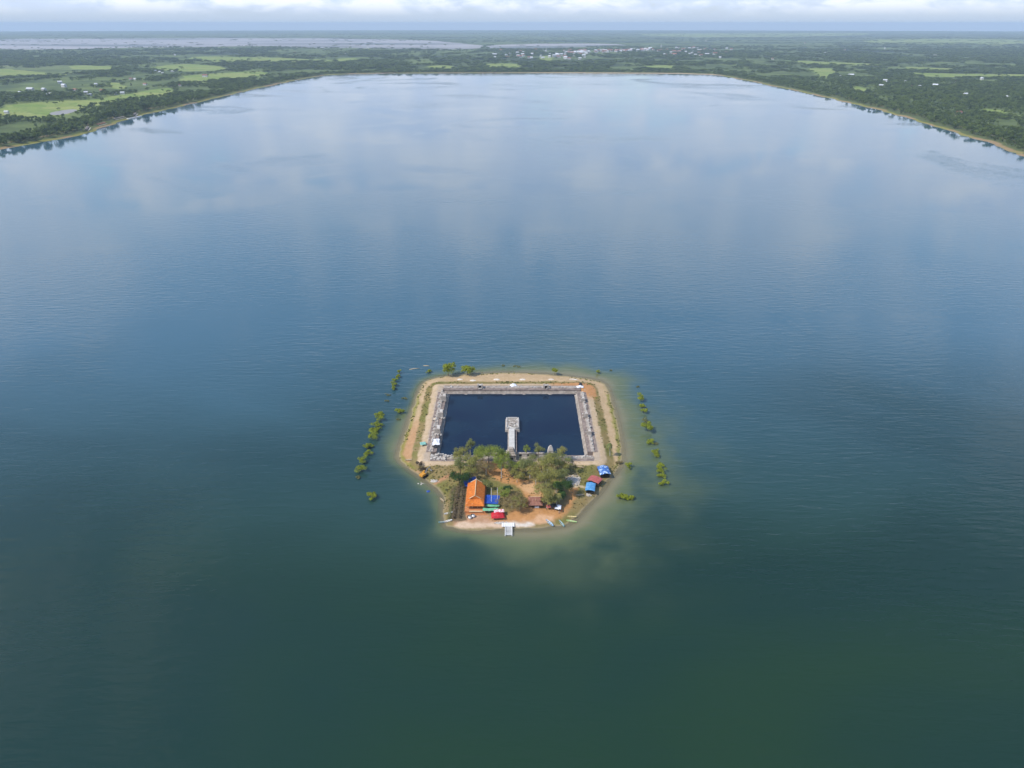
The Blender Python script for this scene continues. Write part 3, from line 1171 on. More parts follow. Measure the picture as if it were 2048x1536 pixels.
def house_mesh(seed, roofm):
    q = random.Random(seed)
    L_, W_, H_ = q.uniform(11, 20), q.uniform(8, 12), q.uniform(4, 8)
    m = MB()
    m.box((0, 0, H_ / 2), (L_, W_, H_), mi=0)
    e = 0.7
    z0, z1 = H_ + 0.02, H_ + W_ * 0.28
    x, y = L_ / 2 + e, W_ / 2 + e
    m.add([(-x, -y, z0), (x, -y, z0), (x, y, z0), (-x, y, z0), (-x, 0, z1), (x, 0, z1)],
          [(0, 1, 5, 4), (2, 3, 4, 5), (1, 2, 5), (3, 0, 4), (3, 2, 1, 0)], 1)
    for i in range(4):
        m.box((-L_ / 2 + (i + .5) * L_ / 4, -W_ / 2 - 0.04, H_ * 0.55), (1.2, 0.1, 1.5), mi=2)
    return m.mesh('house', [M['wall_white'], roofm, M['dark']])


HOUSES = [house_mesh(k, M['roof_pale'] if k % 3 else M['roof_rust']) for k in range(8)]


def put_houses():
    spots = []
    for i in range(95):                                    # the town in the haze
        t = rng.random()
        spots.append((1130 + 175 * t + rng.normal() * 3, 105.5 - 6.5 * t + rng.normal() * 1.1, 'town'))
    for i in range(45):
        spots.append((rng.uniform(985, 1180), rng.uniform(100, 118), 'town'))
    for i in range(40):
        spots.append((rng.uniform(1300, 1480), rng.uniform(95, 112), 'town'))
    left = [(180, 189), (173, 186), (232, 187), (192, 168), (262, 158), (270, 158), (150, 180), (60, 178), (311, 142), (318, 143), (345, 142), (350, 141), (325, 146),
            (13, 224), (88, 180), (128, 172), (330, 104), (450, 100), (510, 101), (350, 110), (620, 112), (690, 108), (590, 105), (736, 96), (760, 97), (812, 98),
            (120, 165), (205, 182), (245, 186), (100, 190), (40, 186), (290, 168), (360, 170), (410, 152)]
    right = [(1770, 162), (1774, 164), (1812, 163), (1820, 173), (1840, 173), (1908, 163), (2020, 177), (1702, 150), (1681, 153), (1720, 161), (1762, 172),
             (1870, 172), (1855, 167), (1990, 170), (1964, 157), (1931, 190), (1917, 227), (2016, 195), (1410, 98), (1440, 115), (1452, 105), (1520, 105), (1470, 82), (1412, 82),
             (1610, 86), (1650, 106), (1690, 100), (1770, 97), (1870, 112), (1420, 100), (1395, 96), (1386, 103), (1500, 92), (1545, 118), (1585, 110)]
    spots += [(x, y, 'left') for x, y in left] + [(x, y, 'right') for x, y in right]
    lab = {'town': ('small white building of the town hazy beyond the far shore', 'buildings of the far town'),
           'left': ('small pale roofed house among the trees behind the left bank', 'houses in the woods to the left'),
           'right': ('small pale roofed house among the trees behind the right bank', 'houses in the woods to the right')}
    for px, py, w in spots:
        x, y = G(px, py, 6.0)
        o = link(bpy.data.objects.new('house', HOUSES[int(rng.integers(0, 8))]))
        z = 1.4
        s = rng.uniform(0.8, 1.3)
        if w == 'town':
            s *= 1.5
        o.location = (x, y, z)
        o.scale = (s, s, s * 1.15)
        o.rotation_euler = (0, 0, rng.choice([0, 1.57, 0.3, -0.4]) + rng.normal() * .1)
        tag(o, lab[w][0], 'house', lab[w][1])
    # pagoda like tower and a mast over the town
    for px, py, h, lb in ((1092, 106, 45, 'tall thin pale tower rising over the far town'), (1322, 95, 36, 'slender pale spire standing at the far edge of town')):
        x, y = G(px, py, 0)
        m = MB()
        m.box((0, 0, h * .25), (9, 9, h * .5), top=(.8, .8))
        m.box((0, 0, h * .65), (6.5, 6.5, h * .3), top=(.6, .6))
        m.box((0, 0, h * .9), (3, 3, h * .2), top=(.1, .1))
        tag(m.build('tower', M['wall_white'], loc=(x, y, 1.4)), lb, 'tower')


put_houses()


# stalls on the left beach
def beach_stalls():
    specs = [(170, 258, 62, 'long grey thatched stall row on the left beach, nearer one'),
             (208, 249, 40, 'short rust roofed stall row in the middle of the left beach'),
             (262, 238, 52, 'grey thatched stall row left of the pale quay on the left beach'),
             (300, 229, 48, 'grey thatched stall row behind the pale quay on the left beach')]
    for k, (px, py, ln, lb) in enumerate(specs):
        x, y = G(px, py, 3)
        i = int(np.argmin(np.hypot(shore[:, 0] - x, shore[:, 1] - y)))
        a = math.atan2(tan[i, 1], tan[i, 0])
        p = shore[i] + nrm[i] * 20
        r = empty('beach_stall', (p[0], p[1], 3.0), a)
        tag(r, lb, 'stall', 'stalls on the left beach')
        m = MB()
        x0, yy, z0, z1 = ln / 2, 3.6, 2.6, 4.6
        m.add([(-x0, -yy, z0), (x0, -yy, z0), (x0, yy, z0), (-x0, yy, z0), (-x0, 0, z1), (x0, 0, z1)],
              [(0, 1, 5, 4), (2, 3, 4, 5), (1, 2, 5), (3, 0, 4), (3, 2, 1, 0)])
        m.build('roof', M['roof_rust'] if k == 1 else M['thatch'], r)
        for q in range(6):
            for s in (-1, 1):
                MB().tube([(-x0 + 0.5 + q * (ln - 1) / 5, s * 3.1, -0.8), (-x0 + 0.5 + q * (ln - 1) / 5, s * 3.1, 2.7)], 0.15).build('post', M['wood'], r)
        f = MB()
        f.box((0, -5.5, 0.1), (ln, 3.0, 0.3))
        f.build('platform', M['sand_white'], r)
    x, y = G(306, 235, 1)
    i = int(np.argmin(np.hypot(shore[:, 0] - x, shore[:, 1] - y)))
    p = shore[i] + nrm[i] * 6
    m = MB()
    m.box((0, 0, 0.6), (70, 5, 1.2), top=(0.98, 0.8))
    q = m.build('quay', M['white'], loc=(p[0], p[1], 0.5), rz=math.atan2(tan[i, 1], tan[i, 0]))
    tag(q, 'pale concrete quay at the water below the left beach stalls', 'quay')


beach_stalls()

# ------------------------------------------------------------------ stone enclosure


def stone_wall(name, p0, along, inward, length, label, mat, rough=1.0, courses=8, z_bot=-1.0, z_top=3.3, depth=6.4):
    """stepped wall of laid blocks; p0 start at the inner waterline"""
    root = empty(name, (p0[0], p0[1], 0))
    tag(root, label, 'wall', 'walls round the pool')
    A, I = np.array(along, float), np.array(inward, float)
    O = -I
    ang = math.atan2(A[1], A[0])
    q = random.Random(hash(name + label) % 1000 if False else len(label))
    for c in range(courses):
        m = MB()
        z0 = z_bot + (z_top - z_bot) * c / courses
        hh = (z_top - z_bot) / courses
        off = depth * c / courses
        t = 0.0
        while t < length:
            ln = q.uniform(1.0, 2.3)
            ln = min(ln, length - t)
            back = depth + 1.4 - off if c == courses - 1 else depth / courses + 0.9
            o2 = off + q.uniform(-0.10, 0.16) * rough
            zt = z0 + hh + q.uniform(-0.07, 0.05) * rough
            mid = A * (t + ln / 2) + O * (o2 + back / 2)
            m.box((mid[0], mid[1], (z0 - 0.25 + zt) / 2), (ln * 0.975, back, zt - z0 + 0.25), ang + q.uniform(-.02, .02) * rough, top=(0.97, 0.96))
            t += ln
        m.build('course', mat, root)
    # backing core
    m = MB()
    mid = A * length / 2 + O * (depth * 0.5 + 3.4)
    m.box((mid[0], mid[1], (z_top - 3.2) / 2 - 0.1), (length, depth, z_top + 2.6), ang)
    m.build('core', M['stone_dark'], root)
    return root


def coping(root, p_along, along, outward, length, off, z, mat, q, dens=1.0, size=1.0, gaps=()):
    """tumbled blocks along the crest"""
    m = MB()
    A, O = np.array(along, float), np.array(outward, float)
    t = 0.0
    while t < length:
        s = q.uniform(0.6, 1.5) * size
        if not any(a <= t <= b for a, b in gaps) and q.random() < dens:
            for lay in range(1 if q.random() < 0.6 else 2):
                c = A * (t + s / 2) + O * (off + q.uniform(-0.7, 0.7))
                hh = q.uniform(0.4, 0.9) * size
                m.box((c[0], c[1], z + hh * (0.45 + 0.85 * lay)), (s, q.uniform(0.7, 1.3) * size, hh), q.uniform(0, 3.1), top=(0.85, 0.85),
                      tilt=(q.uniform(-.2, .2), q.uniform(-.2, .2)))
        t += s * q.uniform(0.7, 1.3)
    o = m.build('coping_stones', mat, root)
    o['kind'] = 'stuff'
    return o


qq = random.Random(3)
LX, LY = PX1 - PX0, PY1 - PY0
w_far = stone_wall('pool_wall', (PX0 - 6.4, PY1), (1, 0), (0, -1), LX + 12.8, 'stepped grey stone wall on the far side of the pool', M['stone'], 1.0)
coping(w_far, None, (1, 0), (0, 1), LX + 11, 6.2, 3.2, M['stone_pale'], qq, 0.45, 0.7)
w_left = stone_wall('pool_wall', (PX0, PY0 + 0.4), (0, 1), (1, 0), LY - 0.8, 'stepped stone wall along the left side of the pool, half collapsed', M['stone'], 0.9)
coping(w_left, None, (0, 1), (-1, 0), LY, 7.4, 3.2, M['stone_pale'], qq, 0.6, 0.85)
w_right = stone_wall('pool_wall', (PX1, PY0 + 0.4), (0, 1), (-1, 0), LY - 0.8, 'stepped stone wall along the right side of the pool', M['stone'], 0.9)
coping(w_right, None, (0, 1), (1, 0), LY, 7.2, 3.2, M['stone_pale'], qq, 0.55, 0.8)
w_near = stone_wall('pool_wall', (PX0 - 6.4, PY0), (1, 0), (0, 1), LX + 12.8, 'pale stone wall with tumbled blocks on the near side of the pool', M['stone'], 1.6)
coping(w_near, None, (1, 0), (0, -1), LX + 11, 6.0, 3.1, M['stone_pale'], qq, 0.9, 0.95, gaps=((30, 70),))
coping(w_near, None, (1, 0), (0, -1), 9, 4.0, 2.8, M['stone_pale'], qq, 1.0, 1.5)
coping(w_near, None, (1, 0), (0, -1), 9, 7.4, 2.6, M['stone_pale'], qq, 1.0, 1.5)

# windowed gallery beside the gate on the near wall
g = empty('gallery_wall', (0, PY0 - 5.4, 2.9))
tag(g, 'straight pale stone wall with square window openings beside the gate', 'wall')
GAL0, GAL1, GH = -19.0, 20.0, 2.6
wins = [-15.5, -10.0, -5.5, 5.2, 9.6, 14.8]
xs_ = [GAL0]
for w_ in wins:
    xs_ += [w_ - 0.8, w_ + 0.8]
xs_.append(GAL1)
for i in range(0, len(xs_), 2):
    MB().box(((xs_[i] + xs_[i + 1]) / 2, 0, GH / 2), (xs_[i + 1] - xs_[i], 1.0, GH)).build('pier', M['stone_pale'], g)
for w_ in wins:
    MB().box((w_, 0, 0.35), (1.6, 0.95, 0.7)).build('sill', M['stone'], g)
    MB().box((w_, 0, 2.2), (1.6, 0.95, 0.5)).build('lintel', M['stone'], g)
    MB().box((w_, 0.42, 1.3), (1.6, 0.1, 1.3)).build('window_recess', M['dark'], g)
for i in range(14):
    MB().box((GAL0 + 1.4 + i * 2.78, 0.05, GH + 0.2), (2.6, 1.5, 0.4), qq.uniform(-.03, .03), top=(.97, .9)).build('coping_stone', M['stone'], g)


def shrine_tower(name, loc, w, h, label, mat, rz=0.0, tiers=5, door=True, ruin=0.0):
    r = empty(name, loc, rz)
    tag(r, label, 'tower')
    b = MB()
    b.box((0, 0, 0.25), (w * 1.25, w * 1.25, 0.5))
    b.build('plinth', mat, r)
    bh = h * 0.42
    m = MB()
    dw, dh = w * 0.32, bh * 0.62
    for s in (-1, 1):
        m.box((s * (w / 2 - (w - dw) / 4), 0, 0.5 + bh / 2), ((w - dw) / 2, w, bh), top=(1, .97))
    m.box((0, 0, 0.5 + dh + (bh - dh) / 2), (dw * 0.99, w * 0.98, bh - dh))
    m.build('body', mat, r)
    MB().box((0, 0.1, 0.5 + dh / 2), (dw * 0.98, w * 0.5, dh)).build('doorway', M['dark'], r)
    MB().box((0, -w / 2 - 0.12, 0.5 + dh + 0.2), (dw * 1.7, 0.3, 0.4)).build('lintel', M['stone_pale'], r)
    z = 0.5 + bh
    for k in range(tiers):
        f = 1.06 - 0.78 * (k / tiers) ** 1.1
        hh = (h - z) * (0.30 if k < tiers - 1 else 0.9)
        t = MB()
        jx, jy = (qq.uniform(-.3, .3) * ruin, qq.uniform(-.3, .3) * ruin)
        t.box((jx, jy, z + hh * 0.15), (w * f, w * f, hh * 0.3))
        t.box((jx, jy, z + hh * 0.65), (w * f * 0.85, w * f * 0.85, hh * 0.7), top=(.85, .85))
        t.build('tier', mat, r)
        z += hh
    return r


shrine_tower('gate_tower', (-0.4, PY0 - 6.6, 2.7), 5.8, 8.0, 'ruined stone gate with dark doorway at the foot of the causeway', M['stone'], 0, 3, True, 1.0)
tx, ty = G(1100, 908, 3)
shrine_tower('shrine_tower', (tx, PY0 - 5.8, 2.9), 3.4, 8.6, 'slim restored stone shrine tower rising behind the grove on the near wall', M['stone_pale'], 0, 6)


def ruined_stub(px, py, side, label, h=3.0):
    x, y = G(px, py, 4)
    if side in 'LR':
        x = (PX0 - 4.6) if side == 'L' else (PX1 + 6.2)
    else:
        y = PY1 + 5.8
    r = empty('tower_stub', (x, y, 3.2), {'L': -math.pi / 2, 'R': -math.pi / 2, 'F': math.pi}[side])
    if side == 'L':
        r.scale = (1.35, 1.3, 1.1)
    tag(r, label, 'ruin', 'ruined towers on the pool walls')
    # two jambs, back wall, lintel and dark doorway, broken top
    for s in (-1, 1):
        MB().box((s * 1.5, 0, h / 2), (1.1, 3.0, h * qq.uniform(.8, 1.05)), top=(.9, .9)).build('jamb', M['stone'], r)
    MB().box((0, -1.1, h * 0.42), (1.9, 0.7, h * 0.84)).build('back_wall', M['stone_dark'], r)
    MB().box((0, -0.2, 0.9), (1.88, 1.0, 1.8)).build('doorway', M['dark'], r)
    MB().box((0, 0.3, h * 0.86), (3.4, 1.6, 0.5), 0.06, tilt=(0.05, 0.06)).build('lintel', M['stone_pale'], r)
    m = MB()
    for k in range(9):
        m.box((qq.uniform(-3, 3), qq.uniform(-1.8, 2.0), qq.uniform(.1, .5)), (qq.uniform(.5, 1.2), qq.uniform(.5, 1), qq.uniform(.4, .8)), qq.uniform(0, 3),
              tilt=(qq.uniform(-.4, .4), qq.uniform(-.4, .4)))
    m.build('fallen_blocks', M['stone_pale'], r)['kind'] = 'stuff'


ruined_stub(896, 797, 'L', 'dark ruined tower stump on the left pool wall, farthest of three', 3.6)
ruined_stub(890, 830, 'L', 'dark ruined tower stump halfway along the left pool wall', 3.8)
ruined_stub(884, 862, 'L', 'dark ruined tower stump on the left pool wall, nearest of three', 3.8)
ruined_stub(1168, 800, 'R', 'ruined tower stump on the right pool wall, farthest of three', 3.0)
ruined_stub(1174, 831, 'R', 'ruined tower stump halfway along the right pool wall', 3.0)
ruined_stub(1181, 866, 'R', 'ruined tower stump on the right pool wall, nearest of three', 3.0)
ruined_stub(960, 774, 'F', 'ruined tower stump on the far pool wall, leftmost of two', 2.8)
ruined_stub(1092, 774, 'F', 'ruined tower stump on the far pool wall, rightmost of two', 2.6)

# causeway and central platform
cw = empty('causeway', (0, 0, 0))
tag(cw, 'straight pale stone causeway running from the gate into the pool', 'causeway')
CY0, CY1 = PY0 - 3.0, 402.0
MB().box((0.0, (CY0 + CY1) / 2, 1.0), (3.4, CY1 - CY0, 3.4)).build('embankment', M['stone_dark'], cw)
nsl = 16
for k in range(nsl):
    L_ = (CY1 - CY0) / nsl
    MB().box((-0.2, CY0 + (k + .5) * L_, 2.78 + qq.uniform(-.02, .02)), (3.7, L_ * 0.985, 0.22), top=(.99, .99)).build('paving_slab', M['deck'], cw)
MB().box((2.4, (CY0 + CY1) / 2, 0.55), (1.5, CY1 - CY0, 2.2), top=(.8, 1)).build('side_ledge', M['stone_dark'], cw)  # darker stone colour stands in for the shade on this side
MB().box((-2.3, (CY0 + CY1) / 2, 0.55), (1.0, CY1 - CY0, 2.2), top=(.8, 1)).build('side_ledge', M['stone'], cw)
pf = empty('stone_platform', (0.3, 409.5, 0))
tag(pf, 'square ruined stone platform at the end of the causeway in the pool', 'platform')
MB().box((0, 0, 0.6), (9.8, 15.0, 2.4), top=(.93, .95)).build('base', M['stone'], pf)
MB().box((0, 0, 2.15), (8.4, 13.4, 0.7), top=(.97, .97)).build('terrace', M['deck'], pf)
for s in (-1, 1):
    MB().box((s * 3.8, 0.0, 2.85), (0.9, 13.2, 0.8), top=(.9, .99)).build('parapet', M['stone_pale'], pf)
    MB().box((s * 2.8, -6.4, 2.85), (1.8, 0.9, 0.8), top=(.95, .9)).build('parapet', M['stone_pale'], pf)
MB().box((0, 6.4, 2.9), (6.6, 0.9, 0.9), top=(.98, .9)).build('parapet', M['stone_pale'], pf)
m = MB()
for k in range(60):
    m.box((qq.uniform(-3.0, 3.0), qq.uniform(-5.6, 5.6), 2.6 + qq.uniform(0, .3)), (qq.uniform(.4, 1.3), qq.uniform(.4, 1.2), qq.uniform(.3, .8)), qq.uniform(0, 3),
          tilt=(qq.uniform(-.3, .3), qq.uniform(-.3, .3)))
m.build('rubble', M['stone'], pf)['kind'] = 'stuff'
MB().tube([(0.5, 0.5, 2.4), (0.5, 0.5, 2.75)], 1.5, 12).build('well_ring', M['stone_pale'], pf)

# ------------------------------------------------------------------ island trees


def tree(name, px, py, h, w, mat, label, n=1500, leaf=0.42, bark='bark', group=None, lobes=8, trunk_frac=0.4, seed=None, zc=0.66, cat='tree', ground=None):
    """crown centre seen at px,py; the crown takes the upper part of height h"""
    seed = seed or int(px * 7 + py)
    gz_ = 1.8
    for _ in range(3):
        x, y = G(px, py, gz_ + h * zc)
        gz_ = gz(x, y) if ground is None else ground
    r = empty(name, (x, y, max(gz_, -0.5)))
    tag(r, label, cat, group)
    ch = h * (1 - trunk_frac) / 0.9
    V, F = leaf_cloud(seed, w, ch, n, leaf, lobes + 3, h - ch * 0.97, hollow=0.22)
    c = link(bpy.data.objects.new('crown', np_mesh('crown', V, F, M[mat])))
    c.parent = r
    t = trunk_mb(h * 0.72, 0.05 + 0.022 * h, seed, 5, w * 0.28).build('trunk', M[bark], r)
    return r


GROVE = 'trees of the grove in front of the pool'
T = [
    (940, 891, 13, 5.0, 'leaf_grey', 'slim pale crowned tree with whitish trunk at the grove\'s left rear, against the pool', 800, 'bark_pale'),
    (921, 908, 12, 7.5, 'leaf_olive', 'dull green tree at the left rear corner of the grove by the wall', 1400, 'bark'),
    (920, 928, 11, 7.0, 'leaf_grey', 'grey green tree on the left edge of the grove beside the lawn', 1200, 'bark'),
    (977, 903, 15, 12.5, 'leaf_bright', 'tallest bright yellow green tree in the rear of the grove', 2600, 'bark'),
    (999, 914, 12, 9.0, 'leaf_bright', 'light green tree just right of the tallest tree in the grove', 1700, 'bark'),
    (947, 922, 11, 10.0, 'leaf_olive', 'olive tree between the pale slim tree and the tallest tree', 1700, 'bark'),
    (918, 955, 9, 9.5, 'leaf_dark', 'dense dark green tree beside the blue tarp behind the orange hall', 2200, 'bark'),
    (936, 945, 9, 7.0, 'leaf_olive', 'sparse olive tree above the blue tarp behind the orange hall', 900, 'bark_pale'),
    (972, 932, 9, 9.0, 'leaf_brown', 'dry brownish tree in the middle of the grove behind the orange hall', 1000, 'bark_pale'),
    (1003, 927, 14, 7.0, 'leaf_bright', 'green tree on a tall white bare trunk in the grove\'s centre', 1000, 'bark_pale'),
    (1038, 930, 10.5, 7.5, 'leaf_bright', 'fresh green tree just below the stone gate', 1700, 'bark'),
    (1034, 948, 8, 6.5, 'leaf_olive', 'small olive tree at the edge of the bare clearing', 900, 'bark_pale'),
    (1060, 928, 14, 10.0, 'leaf_grey', 'grey green tree on pale trunks right of the gate', 1900, 'bark_pale'),
    (1083, 924, 14, 11.5, 'leaf_olive', 'light olive spreading tree in front of the slim shrine tower', 2100, 'bark'),
    (1077, 899, 12, 6.0, 'leaf_grey', 'small grey green treetop showing against the pool by the shrine tower', 800, 'bark'),
    (1054, 898, 11, 3.4, 'leaf_bright', 'thin leaning sapling against the pool right of the gate', 420, 'bark_pale'),
    (1125, 904, 10, 5.5, 'leaf_olive', 'small olive treetop right of the shrine tower against the pool', 700, 'bark'),
    (1115, 922, 12, 12.0, 'leaf_grey', 'broad dark grey tree at the right rear of the grove', 2300, 'bark'),
    (1129, 930, 8, 7.5, 'leaf_olive', 'bushy olive tree on the grove\'s right edge by the lawn', 1300, 'bark'),
    (1072, 948, 11, 9.0, 'leaf_olive', 'olive tree on bare stems at the head of the clearing', 1300, 'bark_pale'),
    (1093, 952, 13, 10.5, 'leaf_olive', 'tall olive tree right of the sandy clearing', 1900, 'bark_pale'),
    (1119, 948, 10, 9.0, 'leaf_grey', 'grey green tree above the fan palms at the right of the grove', 1700, 'bark'),
    (1124, 970, 10, 8.5, 'leaf_dark', 'nearly black leafy tree left of the orange earth path', 1800, 'bark'),
    (1088, 983, 13, 9.5, 'leaf_olive', 'olive green tree right behind the brown roofed pavilion', 1900, 'bark'),
    (1097, 1000, 8, 7.0, 'leaf_olive', 'low olive tree beside the brown roofed pavilion\'s right', 1100, 'bark'),
    (1024, 1000, 7.5, 12.0, 'leaf_brown', 'broad brownish shrubby tree right of the red awning', 1900, 'bark_pale'),
    (1039, 1002, 7.5, 7.5, 'leaf_olive', 'dark olive shrubby tree left of the brown roofed pavilion', 1200, 'bark'),
    (1009, 985, 7.0, 6.5, 'leaf_bright', 'yellow green small tree beside the white poles', 1000, 'bark'),
    (1014, 976, 6.0, 4.5, 'leaf_dark', 'little dark green tree above the yellow green one by the white poles', 600, 'bark'),
    (968, 966, 5.5, 7.0, 'leaf_grey', 'low grey green shrub right of the orange hall\'s rear gable', 900, 'bark'),
]
for px, py, h, w, mt, lb, n, bk in T:
    tree('tree', px, py, h * 1.08, w * 1.32, mt, lb, int(n * 1.7), 0.28, bk, GROVE)

# lone trees standing in the far shallows
tree('tree', 896, 735, 12.0, 12.5, 'leaf_bush', 'larger of the two bright round trees in the far shallows', 1800, 0.42, ground=-0.4, trunk_frac=.25, zc=.6)
tree('tree', 934, 737, 10.0, 11.5, 'leaf_bush', 'smaller of the two bright round trees in the far shallows', 1500, 0.42, ground=-0.4, trunk_frac=.25, zc=.6)
tree('tree', 1110, 740, 6.5, 5.2, 'leaf_bush', 'little round tree on a thin stem off the island\'s far shore', 700, 0.36, ground=-0.3, trunk_frac=.3)


def bush(px, py, w, h, label, group=None, mat='leaf_bush', n=420, stretch=1.0, leaf=0.30):
    w, h, n = w * 1.2, h * 1.15, int(n * 1.6)
    x, y = G(px, py, h * 0.5)
    r = empty('bush', (x, y, -0.25), rnd.uniform(-.4, .4))
    tag(r, label, 'bush', group)
    V, F = leaf_cloud(int(px * 13 + py * 3), w * rnd.uniform(.95, 1.2), h * rnd.uniform(0.9, 1.35), n, leaf * rnd.uniform(.8, 1.1), rnd.randint(5, 10), 0.1, hollow=0.35)
    V[:, 1] *= stretch
    c = link(bpy.data.objects.new('foliage', np_mesh('foliage', V, F, M[mat])))
    c.parent = r
    t = MB()
    for k in range(4):
        a = rnd.uniform(0, 6.28)
        t.tube([(math.cos(a) * .2, math.sin(a) * .2, -0.8), (math.cos(a) * w * .25, math.sin(a) * w * .25, h * .7)], [.09, .04], 5)
    t.build('stems', M['bark'], r)


FL, FR = 'bushes of the left row in the water', 'bushes of the right row in the water'
far_cluster = [(798, 743, 3.2, 3.0), (795, 752, 3.6, 3.0), (790, 760, 4.0, 3.2), (788, 768, 4.2, 3.2), (787, 775, 3.6, 2.6)]
for px, py, w, h in far_cluster:
    bush(px, py, w, h, 'green bush in the farthest clump of the left row in the water', FL)
for px, py, w, h in [(760, 827, 5.2, 2.4), (760, 837, 5.0, 3.2), (755, 849, 6.4, 3.0), (751, 859, 5.6, 3.0), (747, 871, 6.2, 3.8)]:
    bush(px, py, w, h, 'green bush in the middle clump of the left row in the water', FL, n=600)
for px, py, w, h in [(733, 894, 4.2, 2.8), (741, 891, 3.4, 1.8)]:
    bush(px, py, w, h, 'bush of the close pair in the left row in the water', FL)
for px, py, w, h in [(736, 907, 4.4, 2.4), (727, 918, 5.4, 3.4)]:
    bush(px, py, w, h, 'green bush in the left row next before its nearest round bush', FL)
bush(721, 938, 5.2, 3.6, 'nearest round bush at the end of the left row in the water', FL, n=600)
bush(718, 953, 2.4, 1.5, 'tiny pale bush at the very end of the left row in the water', FL, 'leaf_reed', 150)
bush(748, 991, 6.6, 3.4, 'single dark green oval bush alone in the water at lower left', None, 'leaf_bush', 700)
bush(799, 820, 5.4, 4.0, 'yellowish bush in the shallows between the left row and the island', None, 'leaf_bush', 550)
bush(858, 741, 4.2, 2.8, 'round bush in the water left of the two far trees', None, 'leaf_bush', 450)
bush(1283, 795, 5.6, 4.4, 'large round bush at the far end of the right row in the water', FR, n=650)
bush(1286, 812, 3.6, 2.4, 'smaller rear bush of the second pair in the right row', FR)
bush(1289, 821, 4.4, 3.6, 'larger front bush of the second pair in the right row', FR)
bush(1291, 840, 4.2, 2.6, 'pale bush touching the biggest bush of the right row', FR, 'leaf_reed', 380)
bush(1297, 854, 7.2, 5.2, 'biggest dark green bush of the right row in the water', FR, n=950)
bush(1302, 883, 4.2, 2.4, 'small green bush below the biggest bush of the right row', FR)
for px, py, w, h in [(1312, 901, 4.2, 2.8), (1312, 911, 4.2, 2.4)]:
    bush(px, py, w, h, 'yellow green bush of the stacked pair in the right row', FR)
for px, py, w, h in [(1319, 931, 4.6, 2.6), (1324, 941, 4.4, 2.6), (1325, 950, 4.0, 2.4), (1327, 964, 4.6, 3.2)]:
    bush(px, py, w, h, 'yellow green bush of the nearest string in the right row', FR)
bush(1256, 931, 4.4, 3.2, 'lone dark bush in the shallows right of the blue tents', None)
bush(1244, 993, 4.8, 2.6, 'left bush of the joined clump in the shallows at lower right', 'clump in the right shallows')
bush(1257, 996, 3.4, 1.6, 'middle low bush of the joined clump in the shallows at lower right', 'clump in the right shallows')
bush(1266, 994, 3.4, 2.4, 'right bush of the joined clump in the shallows at lower right', 'clump in the right shallows')
bush(1195, 743, 3.0, 2.6, 'small two lobed bush in the water off the far right corner', None)
RE = 'reed patches in the water'
for px, py, w, lb in [(776, 789, 4.2, 'pale flat reed patch in the left row, farther one'), (774, 801, 3.0, 'pale flat reed patch in the left row, nearer one'),
                      (811, 797, 4.0, 'pale reed patch close to the island\'s left shore'), (796, 838, 2.8, 'faint reed tuft below the yellowish left bush'),
                      (1007, 731, 4.2, 'pale reed patch off the middle of the far shore'), (1030, 731, 4.0, 'long pale reed patch off the far shore, left half'),
                      (1039, 733, 3.6, 'long pale reed patch off the far shore, right half'), (1221, 740, 2.4, 'tiny reed tuft beyond the far right corner'),
                      (1276, 773, 2.6, 'tiny brown reed tuft at the head of the right row'), (1313, 886, 4.0, 'pale reed patch beside a bush in the right row')]:
    bush(px, py, w, 0.9, lb, RE, 'leaf_reed', 170, 0.7, 0.22)
for i, (px, py, w, h, lb) in enumerate([(1238, 925, 4.0, 2.0, 'brownish scrub on the shore behind the faded blue tent'), (838, 930, 5.6, 3.2, 'dark brown scrub on the bank left of the yellow digger'),
                                        (846, 938, 5.2, 2.6, 'dark dry scrub beside the yellow digger\'s boom')]):
    x, y, z = GI(px, py, h * .4)
    r = empty('scrub', (x, y, z - 0.1))
    tag(r, lb, 'bush')
    V, F = leaf_cloud(900 + i, w, h * 1.2, 500, 0.26, 6, 0)
    c = link(bpy.data.objects.new('foliage', np_mesh('foliage', V, F, M['leaf_brown' if i == 0 else 'leaf_black'])))
    c.parent = r
    MB().tube([(0, 0, -.4), (.3, .2, h * .7)], [.1, .04], 5).build('stems', M['bark'], r)


def palm(px, py, h, label, mat='leaf_bright', fan=False, n=16, lean=0.6, frond=3.2):
    x, y, z = GI(px, py)
    r = empty('palm_tree', (x, y, z))
    tag(r, label, 'palm')
    MB().tube([(0, 0, -.3), (lean * .4, .1, h * .5), (lean, .2, h)], [.24, .18, .15], 7).build('trunk', M['bark_pale'], r)
    q = random.Random(int(px))
    for k in range(n):
        a = 6.283 * k / n + q.uniform(-.2, .2)
        up = q.uniform(0.1, 0.9)
        pts = []
        m = MB()
        for s in range(6):
            t = s / 5
            d = frond * t
            zz = h + up * d * 0.9 - (t ** 2) * frond * (0.75 + (0.5 - up * .3))
            wdt = (0.55 if not fan else 0.9) * math.sin(math.pi * min(0.98, 0.12 + 0.86 * t)) + 0.03
            cx, cy = lean + math.cos(a) * d * (1 - .15 * t), .2 + math.sin(a) * d * (1 - .15 * t)
            pts += [(cx - math.sin(a) * wdt, cy + math.cos(a) * wdt, zz - .25 * wdt), (cx, cy, zz), (cx + math.sin(a) * wdt, cy - math.cos(a) * wdt, zz - .25 * wdt)]
        fs = []
        for s in range(5):
            b = s * 3
            fs += [(b, b + 1, b + 4, b + 3), (b + 1, b + 2, b + 5, b + 4)]
        m.add(pts, fs)
        m.build('frond', M[mat], r)
    return r


